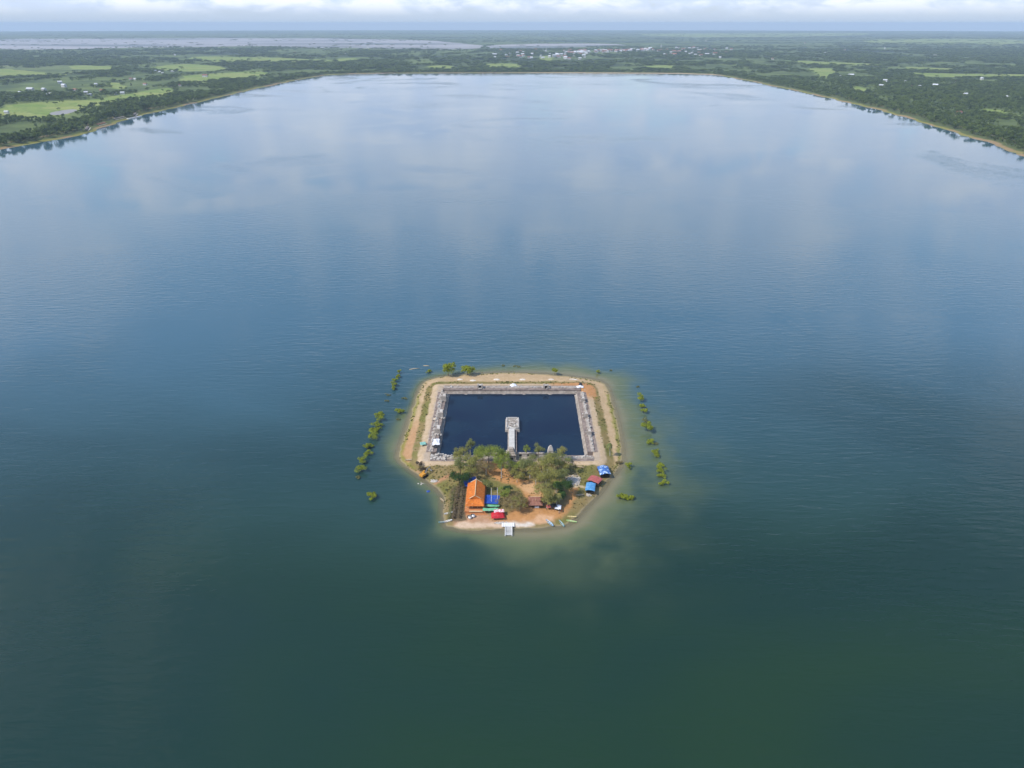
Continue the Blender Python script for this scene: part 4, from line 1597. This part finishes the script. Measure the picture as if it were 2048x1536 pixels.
palm(1220, 912, 8.5, 'palm tree with drooping crown standing alone on the right bank', 'leaf_grey', lean=-0.8, frond=2.6)
palm(1112, 985, 6.5, 'light green fan palm at the right edge of the grove', 'leaf_bright', True)
palm(1113, 1008, 6.0, 'fan palm just above the dark stall at the right of the grove', 'leaf_olive', True)
palm(1121, 1000, 5.5, 'dark fan palm beside the orange earth path', 'leaf_dark', True)

# ------------------------------------------------------------------ orange hall


def hall():
    zb = 2.0
    x0, y0 = G(951, 1013, zb)
    r = empty('temple_hall', (-20.3, 318.2, zb))
    tag(r, 'temple hall with bright orange tiled roof and cream gable trim', 'temple')
    hw, L0, L1, ze, zr = 5.0, 1.2, 16.6, 3.6, 7.0
    MB().box((0, 7.6, 0.1), (11.2, 24.0, 0.9)).build('base', M['terracotta'], r)
    MB().box((0, 9.6, 2.1), (7.6, 14.6, 3.2)).build('wall', M['cream'], r)
    for s in (-1, 1):
        for k in range(7):
            MB().tube([(s * 4.4, -1.2 + k * 3.0, 0.5), (s * 4.4, -1.2 + k * 3.0, 3.6)], 0.18, 8).build('column', M['trim'], r)
    for k in range(2):
        MB().tube([(-1.5 + 3 * k, -1.2, 0.5), (-1.5 + 3 * k, -1.2, 3.4)], 0.18, 8).build('column', M['trim'], r)
    MB().box((0, 2.22, 1.6), (2.0, 0.1, 2.2)).build('door', M['dark'], r)
    for s in (-1, 1):
        MB().box((s * 2.6, 2.22, 1.8), (1.1, 0.1, 1.3)).build('window', M['dark'], r)
        for k in range(4):
            MB().box((s * 3.83, 4.5 + k * 3.4, 1.9), (0.1, 1.3, 1.4)).build('window', M['dark'], r)
    # two slopes, steep above and flatter at the eaves
    for s in (-1, 1):
        m = MB()
        pts = []
        for (xx, zz) in ((0, zr), (s * 2.5, 5.35), (s * hw, ze + 0.05)):
            for yy in (L0, L1):
                pts.append((xx, yy, zz))
        for (xx, zz) in ((0, zr - .25), (s * 2.5, 5.1), (s * hw, ze - .2)):
            for yy in (L0, L1):
                pts.append((xx, yy, zz))
        fs = [(0, 1, 3, 2), (2, 3, 5, 4), (6, 8, 9, 7), (8, 10, 11, 9), (4, 5, 11, 10), (0, 2, 8, 6), (2, 4, 10, 8), (1, 7, 9, 3), (3, 9, 11, 5)]
        m.add(pts, fs)
        m.build('roof_slope', M['orange'], r)
    # front and rear skirt roofs
    for (ya, yb, nm) in ((L0 - 0.02, L0 - 4.2, 'skirt_roof'), (L1 + 0.02, L1 + 2.6, 'skirt_roof')):
        m = MB()
        d = 1 if yb > ya else -1
        pts = [(-2.8, ya, 5.0), (2.8, ya, 5.0), (hw, ya, 3.75), (hw + .1, yb, 3.05), (-hw - .1, yb, 3.05), (-hw, ya, 3.75)]
        low = [(x, y, z - .22) for x, y, z in pts]
        m.add(pts + low, [(0, 1, 2, 3, 4, 5)[::-d], (6, 7, 8, 9, 10, 11)[::d], (3, 4, 10, 9), (2, 3, 9, 8), (4, 5, 11, 10)])
        m.build(nm, M['orange'], r)
    MB().add([(-2.6, L0 - .03, 5.0), (2.6, L0 - .03, 5.0), (0, L0 - .03, zr - .2)], [(0, 1, 2)]).build('gable', M['orange'], r)
    for yy in (L0 - .08, L1 + .08):
        for s in (-1, 1):
            MB().tube([(0, yy, zr + .12), (s * 2.55, yy, 5.45), (s * 3.3, yy, 5.0)], .17, 5).build('gable_trim', M['trim'], r)
        MB().tube([(0, yy, zr), (0, yy + (-.4 if yy < 5 else .4), zr + 1.1)], [.2, .03], 6).build('finial', M['trim'], r)
    MB().tube([(0, L0, zr + .06), (0, L1, zr + .06)], .2, 6).build('ridge', M['trim'], r)
    MB().box((0.6, -4.6, 0.62), (7.2, 0.5, 0.5)).build('front_step', M['trim'], r)


hall()


def pavilion():
    x, y, z = GI(1071, 1013)
    r = empty('pavilion', (x, y + 1.5, z))
    tag(r, 'small open wooden pavilion with two tiered red brown roof', 'pavilion')
    MB().box((0, 0, .55), (5.4, 5.6, .25)).build('floor', M['wood'], r)
    for sx in (-1, 1):
        for sy in (-1, 0, 1):
            MB().tube([(sx * 2.4, sy * 2.4, -.3), (sx * 2.4, sy * 2.4, 2.7)], .12, 6).build('post', M['wood'], r)

    def hip(hx, hy, z0, z1, rx, ry, nm):
        m = MB()
        m.add([(-hx, -hy, z0), (hx, -hy, z0), (hx, hy, z0), (-hx, hy, z0), (-rx, -ry, z1), (rx, -ry, z1), (rx, ry, z1), (-rx, ry, z1)],
              [(0, 1, 5, 4), (1, 2, 6, 5), (2, 3, 7, 6), (3, 0, 4, 7), (4, 5, 6, 7), (3, 2, 1, 0)])
        m.build(nm, M['brownroof'], r)
    hip(3.9, 4.1, 2.6, 4.0, 2.1, 2.3, 'lower_roof')
    m = MB()
    m.add([(-3.0, -1.7, 4.0), (3.0, -1.7, 4.0), (3.0, 1.7, 4.0), (-3.0, 1.7, 4.0), (-2.6, 0, 5.6), (2.6, 0, 5.6)], [(0, 1, 5, 4), (2, 3, 4, 5), (1, 2, 5), (3, 0, 4), (3, 2, 1, 0)])
    m.build('upper_roof', M['brownroof'], r)
    MB().tube([(-2.8, 0, 5.65), (2.8, 0, 5.65)], .13, 5).build('ridge', M['trim'], r)
    MB().tube([(0, -1.6, 4.2), (0, -1.75, 5.6)], [.16, .04], 5).build('finial', M['trim'], r)
    MB().box((0.7, -2.9, .7), (2.4, .8, .9)).build('bench', M['white'], r)


pavilion()


def tent(name, px, py, w, d, h, rz, mat, label, sag=0.35, ridge=0.0, cat='tent', skirt=0.25, solid=None, ground=None):
    x, y, z = GI(px, py, h)
    if ground is not None:
        z = ground
    r = empty(name, (x, y, z), rz)
    tag(r, label, cat)
    n = 9
    xs = np.linspace(-w / 2, w / 2, n)
    ys = np.linspace(-d / 2, d / 2, n)
    q = np.random.default_rng(int(px))
    V = []
    for iy, yy in enumerate(ys):
        for ix, xx in enumerate(xs):
            u, v = abs(xx) / (w / 2), abs(yy) / (d / 2)
            zz = h + ridge * (1 - u) - sag * (1 - u * u) * (1 - v * v) * (1 if ridge == 0 else .3) + q.normal() * .07
            if max(u, v) > .99:
                zz -= skirt
            V.append((xx + q.normal() * .05, yy + q.normal() * .05, zz))
    F = [(a * n + b, a * n + b + 1, (a + 1) * n + b + 1, (a + 1) * n + b) for a in range(n - 1) for b in range(n - 1)]
    MB().add(V, F).build('canopy', M[mat], r)
    for sx in (-1, 1):
        for sy in (-1, 1):
            MB().tube([(sx * w * .46, sy * d * .46, -.8), (sx * w * .46, sy * d * .46, h - .1)], .07, 5).build('pole', M['wood'], r)
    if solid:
        MB().box((0, 0, h * .32), (w * .8, d * .8, h * .64)).build('canopy_filling', M[solid], r)  # block below the canopy; in dark colour it paints the shade there
    return r


tent('awning', 941, 962, 8.0, 8.5, 2.8, 0.25, 'blue_tarp', 'deep blue tarp awning behind the orange hall\'s rear gable', .5)
tent('awning', 984, 998, 8.0, 8.0, 2.6, -0.1, 'blue_tarp', 'deep blue tarp awning below the white poles right of the hall', .6, solid='wood')
tent('awning', 981, 1018, 8.5, 2.4, 2.4, 0.03, 'green_tarp', 'narrow green netting canopy between the hall and the red awning', .2)
tent('awning', 985, 1010, 7.5, 2.0, 1.6, -0.05, 'green_tarp', 'low green netting sheet in front of the blue tarp', .2)
tent('awning', 996, 1029, 7.4, 5.2, 1.7, 0.1, 'red_tarp', 'bright red domed cloth awning near the landing beach', -1.2, 0.0, skirt=.5)
tent('awning', 998, 1021, 5.6, 2.8, 2.7, 0.12, 'pattern', 'pink and white patterned cloth behind the red awning', .3)
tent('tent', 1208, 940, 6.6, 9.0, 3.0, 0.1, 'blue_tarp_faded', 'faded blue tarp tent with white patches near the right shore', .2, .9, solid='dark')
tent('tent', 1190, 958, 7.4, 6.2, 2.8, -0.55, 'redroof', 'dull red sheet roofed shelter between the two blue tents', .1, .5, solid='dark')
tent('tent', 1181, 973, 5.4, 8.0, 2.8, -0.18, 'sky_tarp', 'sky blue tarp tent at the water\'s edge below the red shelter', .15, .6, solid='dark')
tent('awning', 1107, 1010, 3.6, 3.2, 2.4, 0.2, 'black_tarp', 'black tarp shelter at the right of the pavilion', .3)
tent('awning', 1116, 1013, 3.4, 4.0, 2.2, -0.15, 'white_tarp', 'greyish white tarp shelter at the right of the black one', .3)
tent('awning', 1099, 1012, 3.4, 2.4, 2.0, 0.1, 'redroof', 'dark red cloth lean-to left of the black tarp shelter', .2)
tent('awning', 846, 886, 3.6, 3.4, 1.6, 0.3, 'teal_tarp', 'small pale teal awning on the left bank\'s grass', .2)


def drape(px, py, w, d, rz, mat, label, hgt=1.0, z=3.6, seed=1):
    x, y = G(px, py, z)
    q = np.random.default_rng(seed)
    n = 10
    V, F = [], []
    for a in range(n):
        for b in range(n):
            u, v = a / (n - 1) - .5, b / (n - 1) - .5
            hh = hgt * (1 - (2 * abs(u)) ** 2.2) * (1 - (2 * abs(v)) ** 2.2) + q.normal() * .14
            V.append((u * w + q.normal() * .12, v * d + q.normal() * .12, max(0.02, hh)))
    F = [(a * n + b, (a + 1) * n + b, (a + 1) * n + b + 1, a * n + b + 1) for a in range(n - 1) for b in range(n - 1)]
    o = MB().add(V, F).build('tarpaulin', M[mat], None, False, (x, y, z), rz)
    tag(o, label, 'tarp')


drape(872, 884, 4.6, 7.5, 0.1, 'white_tarp', 'rumpled white tarpaulin over the left wall\'s near end', 1.0, 3.3, 3)
drape(871, 893, 3.0, 3.4, 0.5, 'black_tarp', 'crumpled dark tarpaulin just below the white one on the left wall', .9, 3.2, 4)
drape(1027, 771, 4.6, 3.6, 0.3, 'white_tarp', 'small white tarpaulin on the middle of the far wall', 1.5, 3.2, 5)
drape(1160, 774, 5.2, 3.0, 0.0, 'white_tarp', 'white tarpaulin at the far wall\'s right corner', 1.2, 3.2, 6)
drape(1161, 769, 2.6, 2.0, 0.0, 'black_tarp', 'dark tarpaulin behind the white one at the far right corner', 1.6, 3.2, 7)
drape(857, 983, 1.8, 1.4, 0.4, 'blue_tarp', 'scrap of blue plastic floating off the left shore', .5, 0.0, 8)


def pole(px, py, h, label):
    x, y, z = GI(px, py)
    r = empty('flagpole', (x, y, z))
    tag(r, label, 'pole', 'white poles right of the hall')
    MB().tube([(0, 0, -.4), (0.05, 0, h)], [.16, .11], 8).build('mast', M['white'], r)
    MB().box((0, 0, .15), (.9, .9, .5)).build('footing', M['deck'], r)
    MB().tube([(0.05, 0, h), (0.05, 0, h + .3)], [.2, .05], 8).build('cap', M['trim'], r)


pole(983, 1009, 11.0, 'left one of the two white poles beside the orange hall')
pole(995, 1005, 10.0, 'right one of the two white poles beside the orange hall')

# planted rows left of the hall
for k, (xa, xb, w, h, mt, lb, n) in enumerate([(-34.0, -33.2, 2.6, 2.2, 'leaf_reed', 'yellow green hedge row at the outer edge of the kitchen garden', 1500),
                                              (-31.0, -30.2, 2.4, 2.0, 'leaf_black', 'dark brown staked plant row farther from the orange hall', 1700),
                                              (-28.0, -27.4, 2.4, 2.0, 'leaf_black', 'dark brown staked plant row closer to the orange hall', 1700)]):
    q = np.random.default_rng(60 + k)
    y0, y1 = 309.0, 340.0 - k
    r = empty('plant_row', (xa, y0, gz(xa, y0)))
    tag(r, lb, 'hedge')
    V, F = leaf_cloud(60 + k, 2.0, 2.0, n, 0.24, 6, 0)
    cx = V.reshape(-1, 4, 3).mean(1)
    V = V.reshape(-1, 4, 3) - cx[:, None, :]
    t = q.random(n)
    pos = np.column_stack([(xb - xa) * t + q.normal(size=n) * w * .22, t * (y1 - y0) + 0.3 * np.sin(t * 90), np.abs(q.normal(size=n)) * h * .4 * (0.6 + .6 * np.abs(np.sin(t * 40)))])
    V = (V + pos[:, None, :]).reshape(-1, 3)
    o = link(bpy.data.objects.new('foliage', np_mesh('foliage', V, F, M[mt])))
    o.parent = r
    for i in range(12):
        tt = (i + .5) / 12
        MB().tube([((xb - xa) * tt, tt * (y1 - y0), -.5), ((xb - xa) * tt, tt * (y1 - y0), h)], .06, 5).build('stake', M['wood_pale'], r)


# ------------------------------------------------------------------ boats, landing, machine and small things
def boat(px, py, ln, w, rz, mat, label, z=None, seats=3):
    x, y, g_ = GI(px, py)
    r = empty('boat', (x, y, max(g_, 0.0) if z is None else z), rz)
    tag(r, label, 'boat', 'boats drawn up round the island')
    n = 11
    V, F = [], []
    for i in range(n):
        t = i / (n - 1) * 2 - 1
        hw = w / 2 * (1 - abs(t) ** 2.6) + .04
        up = .28 * abs(t) ** 3
        V += [(t * ln / 2, -hw, .62 + up), (t * ln / 2, -hw * .6, .08 + up * .8), (t * ln / 2, hw * .6, .08 + up * .8), (t * ln / 2, hw, .62 + up),
              (t * ln / 2 * .98, hw * .86, .60 + up), (t * ln / 2 * .98, hw * .5, .17 + up * .8), (t * ln / 2 * .98, -hw * .5, .17 + up * .8), (t * ln / 2 * .98, -hw * .86, .60 + up)]
    for i in range(n - 1):
        for k in range(8):
            F.append((i * 8 + k, i * 8 + (k + 1) % 8, (i + 1) * 8 + (k + 1) % 8, (i + 1) * 8 + k))
    F += [tuple(range(8)), tuple(range((n - 1) * 8, n * 8))[::-1]]
    MB().add(V, F).build('hull', M[mat], r)
    for k in range(seats):
        MB().box(((k - (seats - 1) / 2) * ln * .22, 0, .52), (.35, w * .8, .06)).build('seat', M['wood_pale'], r)
    MB().box((ln * .38, 0, .66), (ln * .16, w * .42, .06), top=(.9, .6)).build('foredeck', M[mat], r)


boat(1099, 1047, 6.6, 1.7, -0.95, 'boat_blue', 'longer pale blue boat drawn up on the near shore')
boat(1123, 1048, 5.8, 1.2, -1.12, 'boat_teal', 'slim grey blue boat on the near shore right of the longer blue one')
boat(1144, 1035, 5.0, 1.1, -0.12, 'boat_yellow', 'pale yellow boat lying on the grass at the near right shore')
boat(1143, 1044, 6.0, 1.1, -0.28, 'boat_green', 'green tipped pale boat below the yellow one')
boat(897, 1027, 5.0, 1.2, 0.35, 'white', 'white boat at the left front shore, farther of two', .2)
boat(896, 1043, 5.0, 1.2, 0.4, 'white', 'white boat at the left front shore, nearer of two', .2)
boat(883, 1046, 3.2, 0.8, 0.1, 'boat_teal', 'small grey boat floating off the left front corner', 0.0, 2)
boat(884, 1002, 4.4, 0.8, -0.9, 'wood_pale', 'narrow wooden canoe lying along the left front shore', .3, 2)
boat(817, 921, 4.6, 1.2, 0.1, 'wood_pale', 'pale wooden boat on the left bank above the digger', None, 2)
boat(1159, 991, 4.8, 1.0, 0.12, 'wood_pale', 'pale wooden canoe by the path below the sky blue tent', None, 2)
boat(1160, 935, 5.2, .8, -0.3, 'wood_pale', 'thin pale canoe lying on the lawn right of the grove', None, 2)


def dock():
    r = empty('landing_stage', (-3.0, 302.0, 0.0))
    tag(r, 'white painted landing stage with steps and rails at the near shore', 'jetty')
    for k in range(6):
        MB().box((-2.0 + k * 1.15, 2.2, 1.0), (1.05, 3.4, .14)).build('deck_plank', M['white'], r)
    for k in range(7):
        MB().box((1.2, 0.1 - k * .95, 0.9 - k * .06), (3.4, .42, .14)).build('step', M['white'], r)
    for x in (-0.6, 3.0):
        MB().box((x, -2.8, 0.85), (.28, 7.6, .3), tilt=(0.06, 0)).build('stringer', M['white'], r)
        MB().tube([(x, 0.5, 1.9), (x, -6.4, 1.45)], .07, 6).build('rail', M['white'], r)
        for k in range(5):
            yy = 0.4 - k * 1.65
            MB().tube([(x, yy, -1.2), (x, yy, 1.9 - k * .11)], .08, 6).build('post', M['white'], r)
    for k in range(3):
        MB().tube([(-2.3 + k * 3, 3.6, -.5), (-2.3 + k * 3, 3.6, 1.9)], .08, 6).build('post', M['white'], r)


dock()


def digger():
    x, y, z = GI(848, 953)
    r = empty('excavator', (x, y, z), 0.9)
    tag(r, 'orange yellow excavator on the left shore with dark boom raised', 'excavator')
    for s in (-1, 1):
        m = MB()
        pr = [(-2.1, 0.35), (-1.7, 0), (1.7, 0), (2.1, 0.35), (2.1, .6), (1.7, .95), (-1.7, .95), (-2.1, .6)]
        vs = [(a, s * 1.3 - .3, b) for a, b in pr] + [(a, s * 1.3 + .3, b) for a, b in pr]
        m.add(vs, [tuple(range(8)), tuple(range(15, 7, -1))] + [(i, 8 + i, 8 + (i + 1) % 8, (i + 1) % 8) for i in range(8)])
        m.build('track', M['rubber'], r)
    MB().box((-.2, 0, 1.15), (2.6, 2.0, .4)).build('turntable', M['metal_grey'], r)
    MB().box((-.9, 0, 1.95), (2.9, 2.7, 1.2), top=(.92, .92)).build('engine_housing', M['yellow'], r)
    MB().box((-2.2, 0, 1.8), (.8, 2.6, 1.1), top=(.8, .95)).build('counterweight', M['yellow'], r)
    c = MB().box((0.9, .75, 2.3), (1.5, 1.1, 1.8), top=(.85, .9)).build('cab', M['yellow'], r)
    MB().box((1.72, .75, 2.5), (.06, .9, 1.1)).build('windscreen', M['glass'], c)
    MB().box((0.9, 1.33, 2.5), (1.0, .06, 1.0)).build('side_window', M['glass'], c)
    MB().tube([(.6, -.4, 1.9), (2.6, -.4, 4.4), (5.0, -.4, 4.6)], [.3, .36, .24], 6).build('boom', M['metal_grey'], r)
    MB().tube([(4.7, -.4, 4.8), (6.0, -.4, 1.9)], [.26, .18], 6).build('stick', M['metal_grey'], r)
    MB().tube([(1.2, -.4, 1.7), (2.7, -.4, 3.8)], .1, 6).build('hydraulic_ram', M['white'], r)
    MB().box((6.0, -.4, 1.4), (.9, 1.1, .9), top=(.7, 1), tilt=(0, .5)).build('bucket', M['metal_grey'], r)


digger()


# white drums by the hall, table frame, sand heaps, rubble heap, floating logs
for k, (px, py, lb) in enumerate([(940, 1037, 'white water jar beside the hall, left of a pair'), (947, 1034, 'white water jar beside the hall, right of a pair')]):
    x, y, z = GI(px, py)
    r = empty('water_jar', (x, y, z))
    tag(r, lb, 'jar', 'water jars by the hall')
    prof = [(0.0, .45), (.3, .8), (.8, .95), (1.3, .8), (1.6, .55)]
    MB().tube([(0, 0, a) for a, b in prof], [b for a, b in prof], 12).build('body', M['white'], r, True)
    MB().tube([(0, 0, 1.6), (0, 0, 1.72)], .62, 12).build('lid', M['metal_grey'], r)
    MB().box((-.9, 1.0, .5), (1.0, 1.0, 1.0)).build('stand', M['rubber'], r)

x, y, z = GI(869, 840)
r = empty('table', (x, y, z))
tag(r, 'small dark framed table on the sandy walk left of the pool', 'table')
MB().box((0, 0, .8), (2.0, 2.8, .1)).build('top', M['cream'], r)
for sx in (-1, 1):
    MB().box((sx * 1.02, 0, .82), (.22, 3.0, .16)).build('edge', M['metal_grey'], r)
    for sy in (-1, 1):
        MB().tube([(sx * .9, sy * 1.3, -.1), (sx * .9, sy * 1.3, .8)], .08, 5).build('leg', M['metal_grey'], r)
for sy in (-1, 1):
    MB().box((0, sy * 1.42, .82), (1.8, .2, .16)).build('edge', M['metal_grey'], r)


def heap(px, py, w, d, h, mat, label, group=None, lumps=26, name='sand_heap'):
    x, y, z = GI(px, py)
    q = np.random.default_rng(int(px * 3 + py))
    n, k = 14, 5
    V, F = [(0, 0, h)], []
    for i in range(1, k + 1):
        for j in range(n):
            a = 2 * math.pi * j / n
            t = i / k * (1 + q.normal() * .06)
            V.append((math.cos(a) * t * w / 2, math.sin(a) * t * d / 2, max(-.3, h * max(0.0, 1 - t) ** 1.2 * (1 + q.normal() * .15) - (0.25 if i == k else 0))))
    for j in range(n):
        F.append((0, 1 + j, 1 + (j + 1) % n))
        for i in range(k - 1):
            F.append((1 + i * n + j, 1 + (i + 1) * n + j, 1 + (i + 1) * n + (j + 1) % n, 1 + i * n + (j + 1) % n))
    m = MB().add(V, F)
    for i in range(lumps):
        m.box((q.normal() * w * .22, q.normal() * d * .22, h * .35 * q.random()), (q.uniform(.3, .9),) * 2 + (q.uniform(.3, .7),), q.uniform(0, 3), tilt=(q.normal() * .3, q.normal() * .3))
    o = m.build(name, M[mat], None, False, (x, y, z))
    tag(o, label, 'heap', group)


for px, lb in [(920, 'pale sand heap on the far bank, first from the left corner'), (946, 'pale sand heap on the far bank, second from the left corner'),
               (993, 'pale sand heap on the far bank, left of the middle'), (1045, 'pale sand heap on the far bank, right of the middle'),
               (1102, 'pale sand heap on the far bank, second from the right corner'), (1146, 'wide pale sand heap on the far bank, nearest the right corner')]:
    heap(px, 759 if px != 946 else 761, 5.5 if px != 1146 else 8, 3.0, .8, 'sand_white', lb, 'sand heaps on the far bank', 0)
heap(1147, 961, 8.5, 9.0, 1.3, 'stone_pale', 'heap of white grey stones by the grove\'s right edge', None, 90, 'stone_heap')
heap(869, 962, 5.0, 2.6, .8, 'stone_pale', 'scattered pale stones at the left end of the earth path', None, 26, 'stone_heap')
heap(845, 968, 5.0, 3.0, .5, 'stone_pale', 'pale rocks awash off the left shore below the digger', None, 14, 'stone_heap')
heap(1000, 1046, 6.0, 2.0, .5, 'stone_pale', 'low pale rubble on the beach left of the landing stage', None, 24, 'stone_heap')
heap(1177, 990, 4.0, 2.5, .5, 'stone_pale', 'small pale rubble just below the sky blue tent', None, 16, 'stone_heap')
for k, (px, py, ln, rz, lb) in enumerate([(829, 738, 8.0, 0.25, 'pale floating log off the far left corner, longer one'), (853, 732, 5.0, -0.1, 'pale floating log off the far left corner, shorter one')]):
    x, y = G(px, py, 0)
    r = MB().tube([(-ln / 2, 0, .1), (0, .25, .16), (ln / 2, 0, .1)], [.22, .34, .16], 7).build('floating_log', M['wood_pale'], None, True, (x, y, 0), rz)
    tag(r, lb, 'log')


# people near the stalls
def person_mesh(seed):
    q = random.Random(seed)
    s = q.uniform(-.12, .12)
    pts = [(0, 0, .95, .15), (0, 0, 1.2, .15), (0, 0, 1.42, .17), (0, .0, 1.52, .07), (0, -.01, 1.62, .10), (0, -.01, 1.74, .085),
           (-.2, 0, 1.41, .065), (-.27, s, 1.12, .05), (-.26, s - .1, .86, .045), (.2, 0, 1.41, .065), (.27, -s, 1.12, .05), (.26, -s - .1, .86, .045),
           (-.1, 0, .88, .10), (-.11, s, .48, .07), (-.11, s * 1.5, .06, .05), (-.11, s * 1.5 - .16, .03, .045),
           (.1, 0, .88, .10), (.11, -s, .48, .07), (.11, -s * 1.5, .06, .05), (.11, -s * 1.5 - .16, .03, .045)]
    ed = [(0, 1), (1, 2), (2, 3), (3, 4), (4, 5), (2, 6), (6, 7), (7, 8), (2, 9), (9, 10), (10, 11), (0, 12), (12, 13), (13, 14), (14, 15), (0, 16), (16, 17), (17, 18), (18, 19)]
    me = bpy.data.meshes.new('person')
    me.from_pydata([p[:3] for p in pts], ed, [])
    return me, [p[3] for p in pts]


def person_mat(name, shirt, legs):
    t = NT(name)
    z = t.n('ShaderNodeSeparateXYZ')
    t.l(t.objco(), z.inputs[0])
    c = t.mix(t.step(z.outputs[2], .93, .95), legs, shirt)
    c = t.mix(t.step(z.outputs[2], 1.49, 1.51), c, (.30, .17, .11))
    c = t.mix(t.step(z.outputs[2], 1.66, 1.68), c, (.02, .016, .013))
    return t.end(t.bsdf(c, .8, None, .2))


for k, (px, py, sh, lg, lb) in enumerate([(1120, 1021, (.45, .04, .03), (.05, .05, .08), 'person in a red top standing by the right landing path'),
                                         (1123, 1025, (.30, .06, .04), (.06, .05, .05), 'person in dark red standing nearest the shore by the right path'),
                                         (1118, 1027, (.5, .42, .36), (.04, .05, .1), 'person in a pale top beside the two in red'),
                                         (1112, 1020, (.08, .12, .3), (.03, .03, .03), 'person in a blue top in front of the white tarp shelter'),
                                         (1093, 1019, (.6, .58, .55), (.1, .08, .06), 'person in white standing between the pavilion and the shelters')]):
    me, rad = person_mesh(k)
    o = link(bpy.data.objects.new('person', me))
    x, y, z = GI(px, py)
    o.location = (x, y, z + .02)
    o.rotation_euler = (0, 0, rnd.uniform(0, 6.28))
    md = o.modifiers.new('skin', 'SKIN')
    for i, sv in enumerate(me.skin_vertices[0].data if me.skin_vertices else []):
        sv.radius = (rad[i], rad[i])
        sv.use_root = i == 0
    if not me.skin_vertices:
        pass
    sd = o.modifiers.new('smooth', 'SUBSURF')
    sd.levels = sd.render_levels = 1
    me.materials.append(person_mat('clothes', sh, lg))
    tag(o, lb, 'person')

# ------------------------------------------------------------------ tufts and litter on the island
def ground_cover(name, n, mat, label, size, zone, seed, blades):
    q = np.random.default_rng(seed)
    x, y = q.uniform(-75, 75, n * 3), q.uniform(298, 492, n * 3)
    h, d, e = isl_height(x, y)
    keep = (d > 0.3) & (e > 0.6) & zone(x, y, d, e, q)
    x, y, h = x[keep][:n], y[keep][:n], h[keep][:n]
    m = len(x)
    if blades:
        a = q.uniform(0, 3.14, m)
        s_ = size * q.uniform(.5, 1.6, m)
        V, c, sn = [], np.cos(a) * s_, np.sin(a) * s_
        for k in (0, 1):
            ax, ay = (c, sn) if k == 0 else (-sn, c)
            V.append(np.stack([np.column_stack([x - ax, y - ay, h - .05]), np.column_stack([x + ax, y + ay, h - .05]),
                               np.column_stack([x + ax * 1.3, y + ay * 1.3, h + s_ * 1.1]), np.column_stack([x - ax * 1.3, y - ay * 1.3, h + s_ * 0.9])], 1))
        V = np.concatenate(V).reshape(-1, 3)
        F = np.arange(len(V)).reshape(-1, 4)
        me = np_mesh(name, V, F, mat)
    else:
        mb = MB()
        for i in range(m):
            s1 = size * q.uniform(.4, 1.4)
            mb.box((x[i], y[i], h[i] + s1 * .2), (s1, s1 * q.uniform(.5, 1), s1 * .6), q.uniform(0, 3), top=(.8, .8), tilt=(q.normal() * .2, q.normal() * .2))
        me = mb.mesh(name, mat)
    tag(link(bpy.data.objects.new(name, me)), label, kind='stuff')


def patch(sc, sd, lo):
    return lambda x, y, d, e, q: (fbm(x / sc, y / sc, sd) + q.normal(size=len(x)) * .06 > lo) & ~((e < 4.5)) & ~((np.abs(x - 8) < 34) & (y < 345) & (x > -14))


def patch(sc, sd, lo, base=patch):
    f_ = base(sc, sd, lo)
    return lambda x, y, d, e, q: f_(x, y, d, e, q) & (y > 316) & ((y < 358) | ((e > 5) & (e < 10.5)) | (d < 3.0))


ground_cover('grass', 3200, M['leaf_reed'], 'dry yellowish grass tufts scattered over the banks and lawns', 0.34, patch(9, 70, .50), 5, True)
ground_cover('weeds', 900, M['leaf_olive'], 'low olive green weeds scattered over the banks and lawns', 0.40, patch(6, 75, .56), 6, True)
ground_cover('leaf_litter', 1300, M['leaf_brown'], 'brown leaf litter and twigs under the grove', 0.30, lambda x, y, d, e, q: (y < 364) & (np.abs(x) < 42) & (y > 318), 7, True)
ground_cover('rubble', 900, M['stone_pale'], 'loose pale stones scattered beside the pool walls', 0.6, lambda x, y, d, e, q: e < 3.5 * q.random(len(x)) ** 1.5 + .7, 8, False)

# ------------------------------------------------------------------ air
t = NT('haze')
pv = t.n('ShaderNodeVolumePrincipled')
pv.inputs['Color'].default_value = (0.64, 0.81, 1.0, 1)
pv.inputs['Density'].default_value = 5.2e-5
pv.inputs['Anisotropy'].default_value = 0.0
t.l(pv.outputs[0], t.out.inputs['Volume'])
hb = MB().box((0, 0, 125), (61000, 61000, 262)).build('haze', t.mat)
tag(hb, 'thin blue haze lying over the whole plain', kind='stuff')
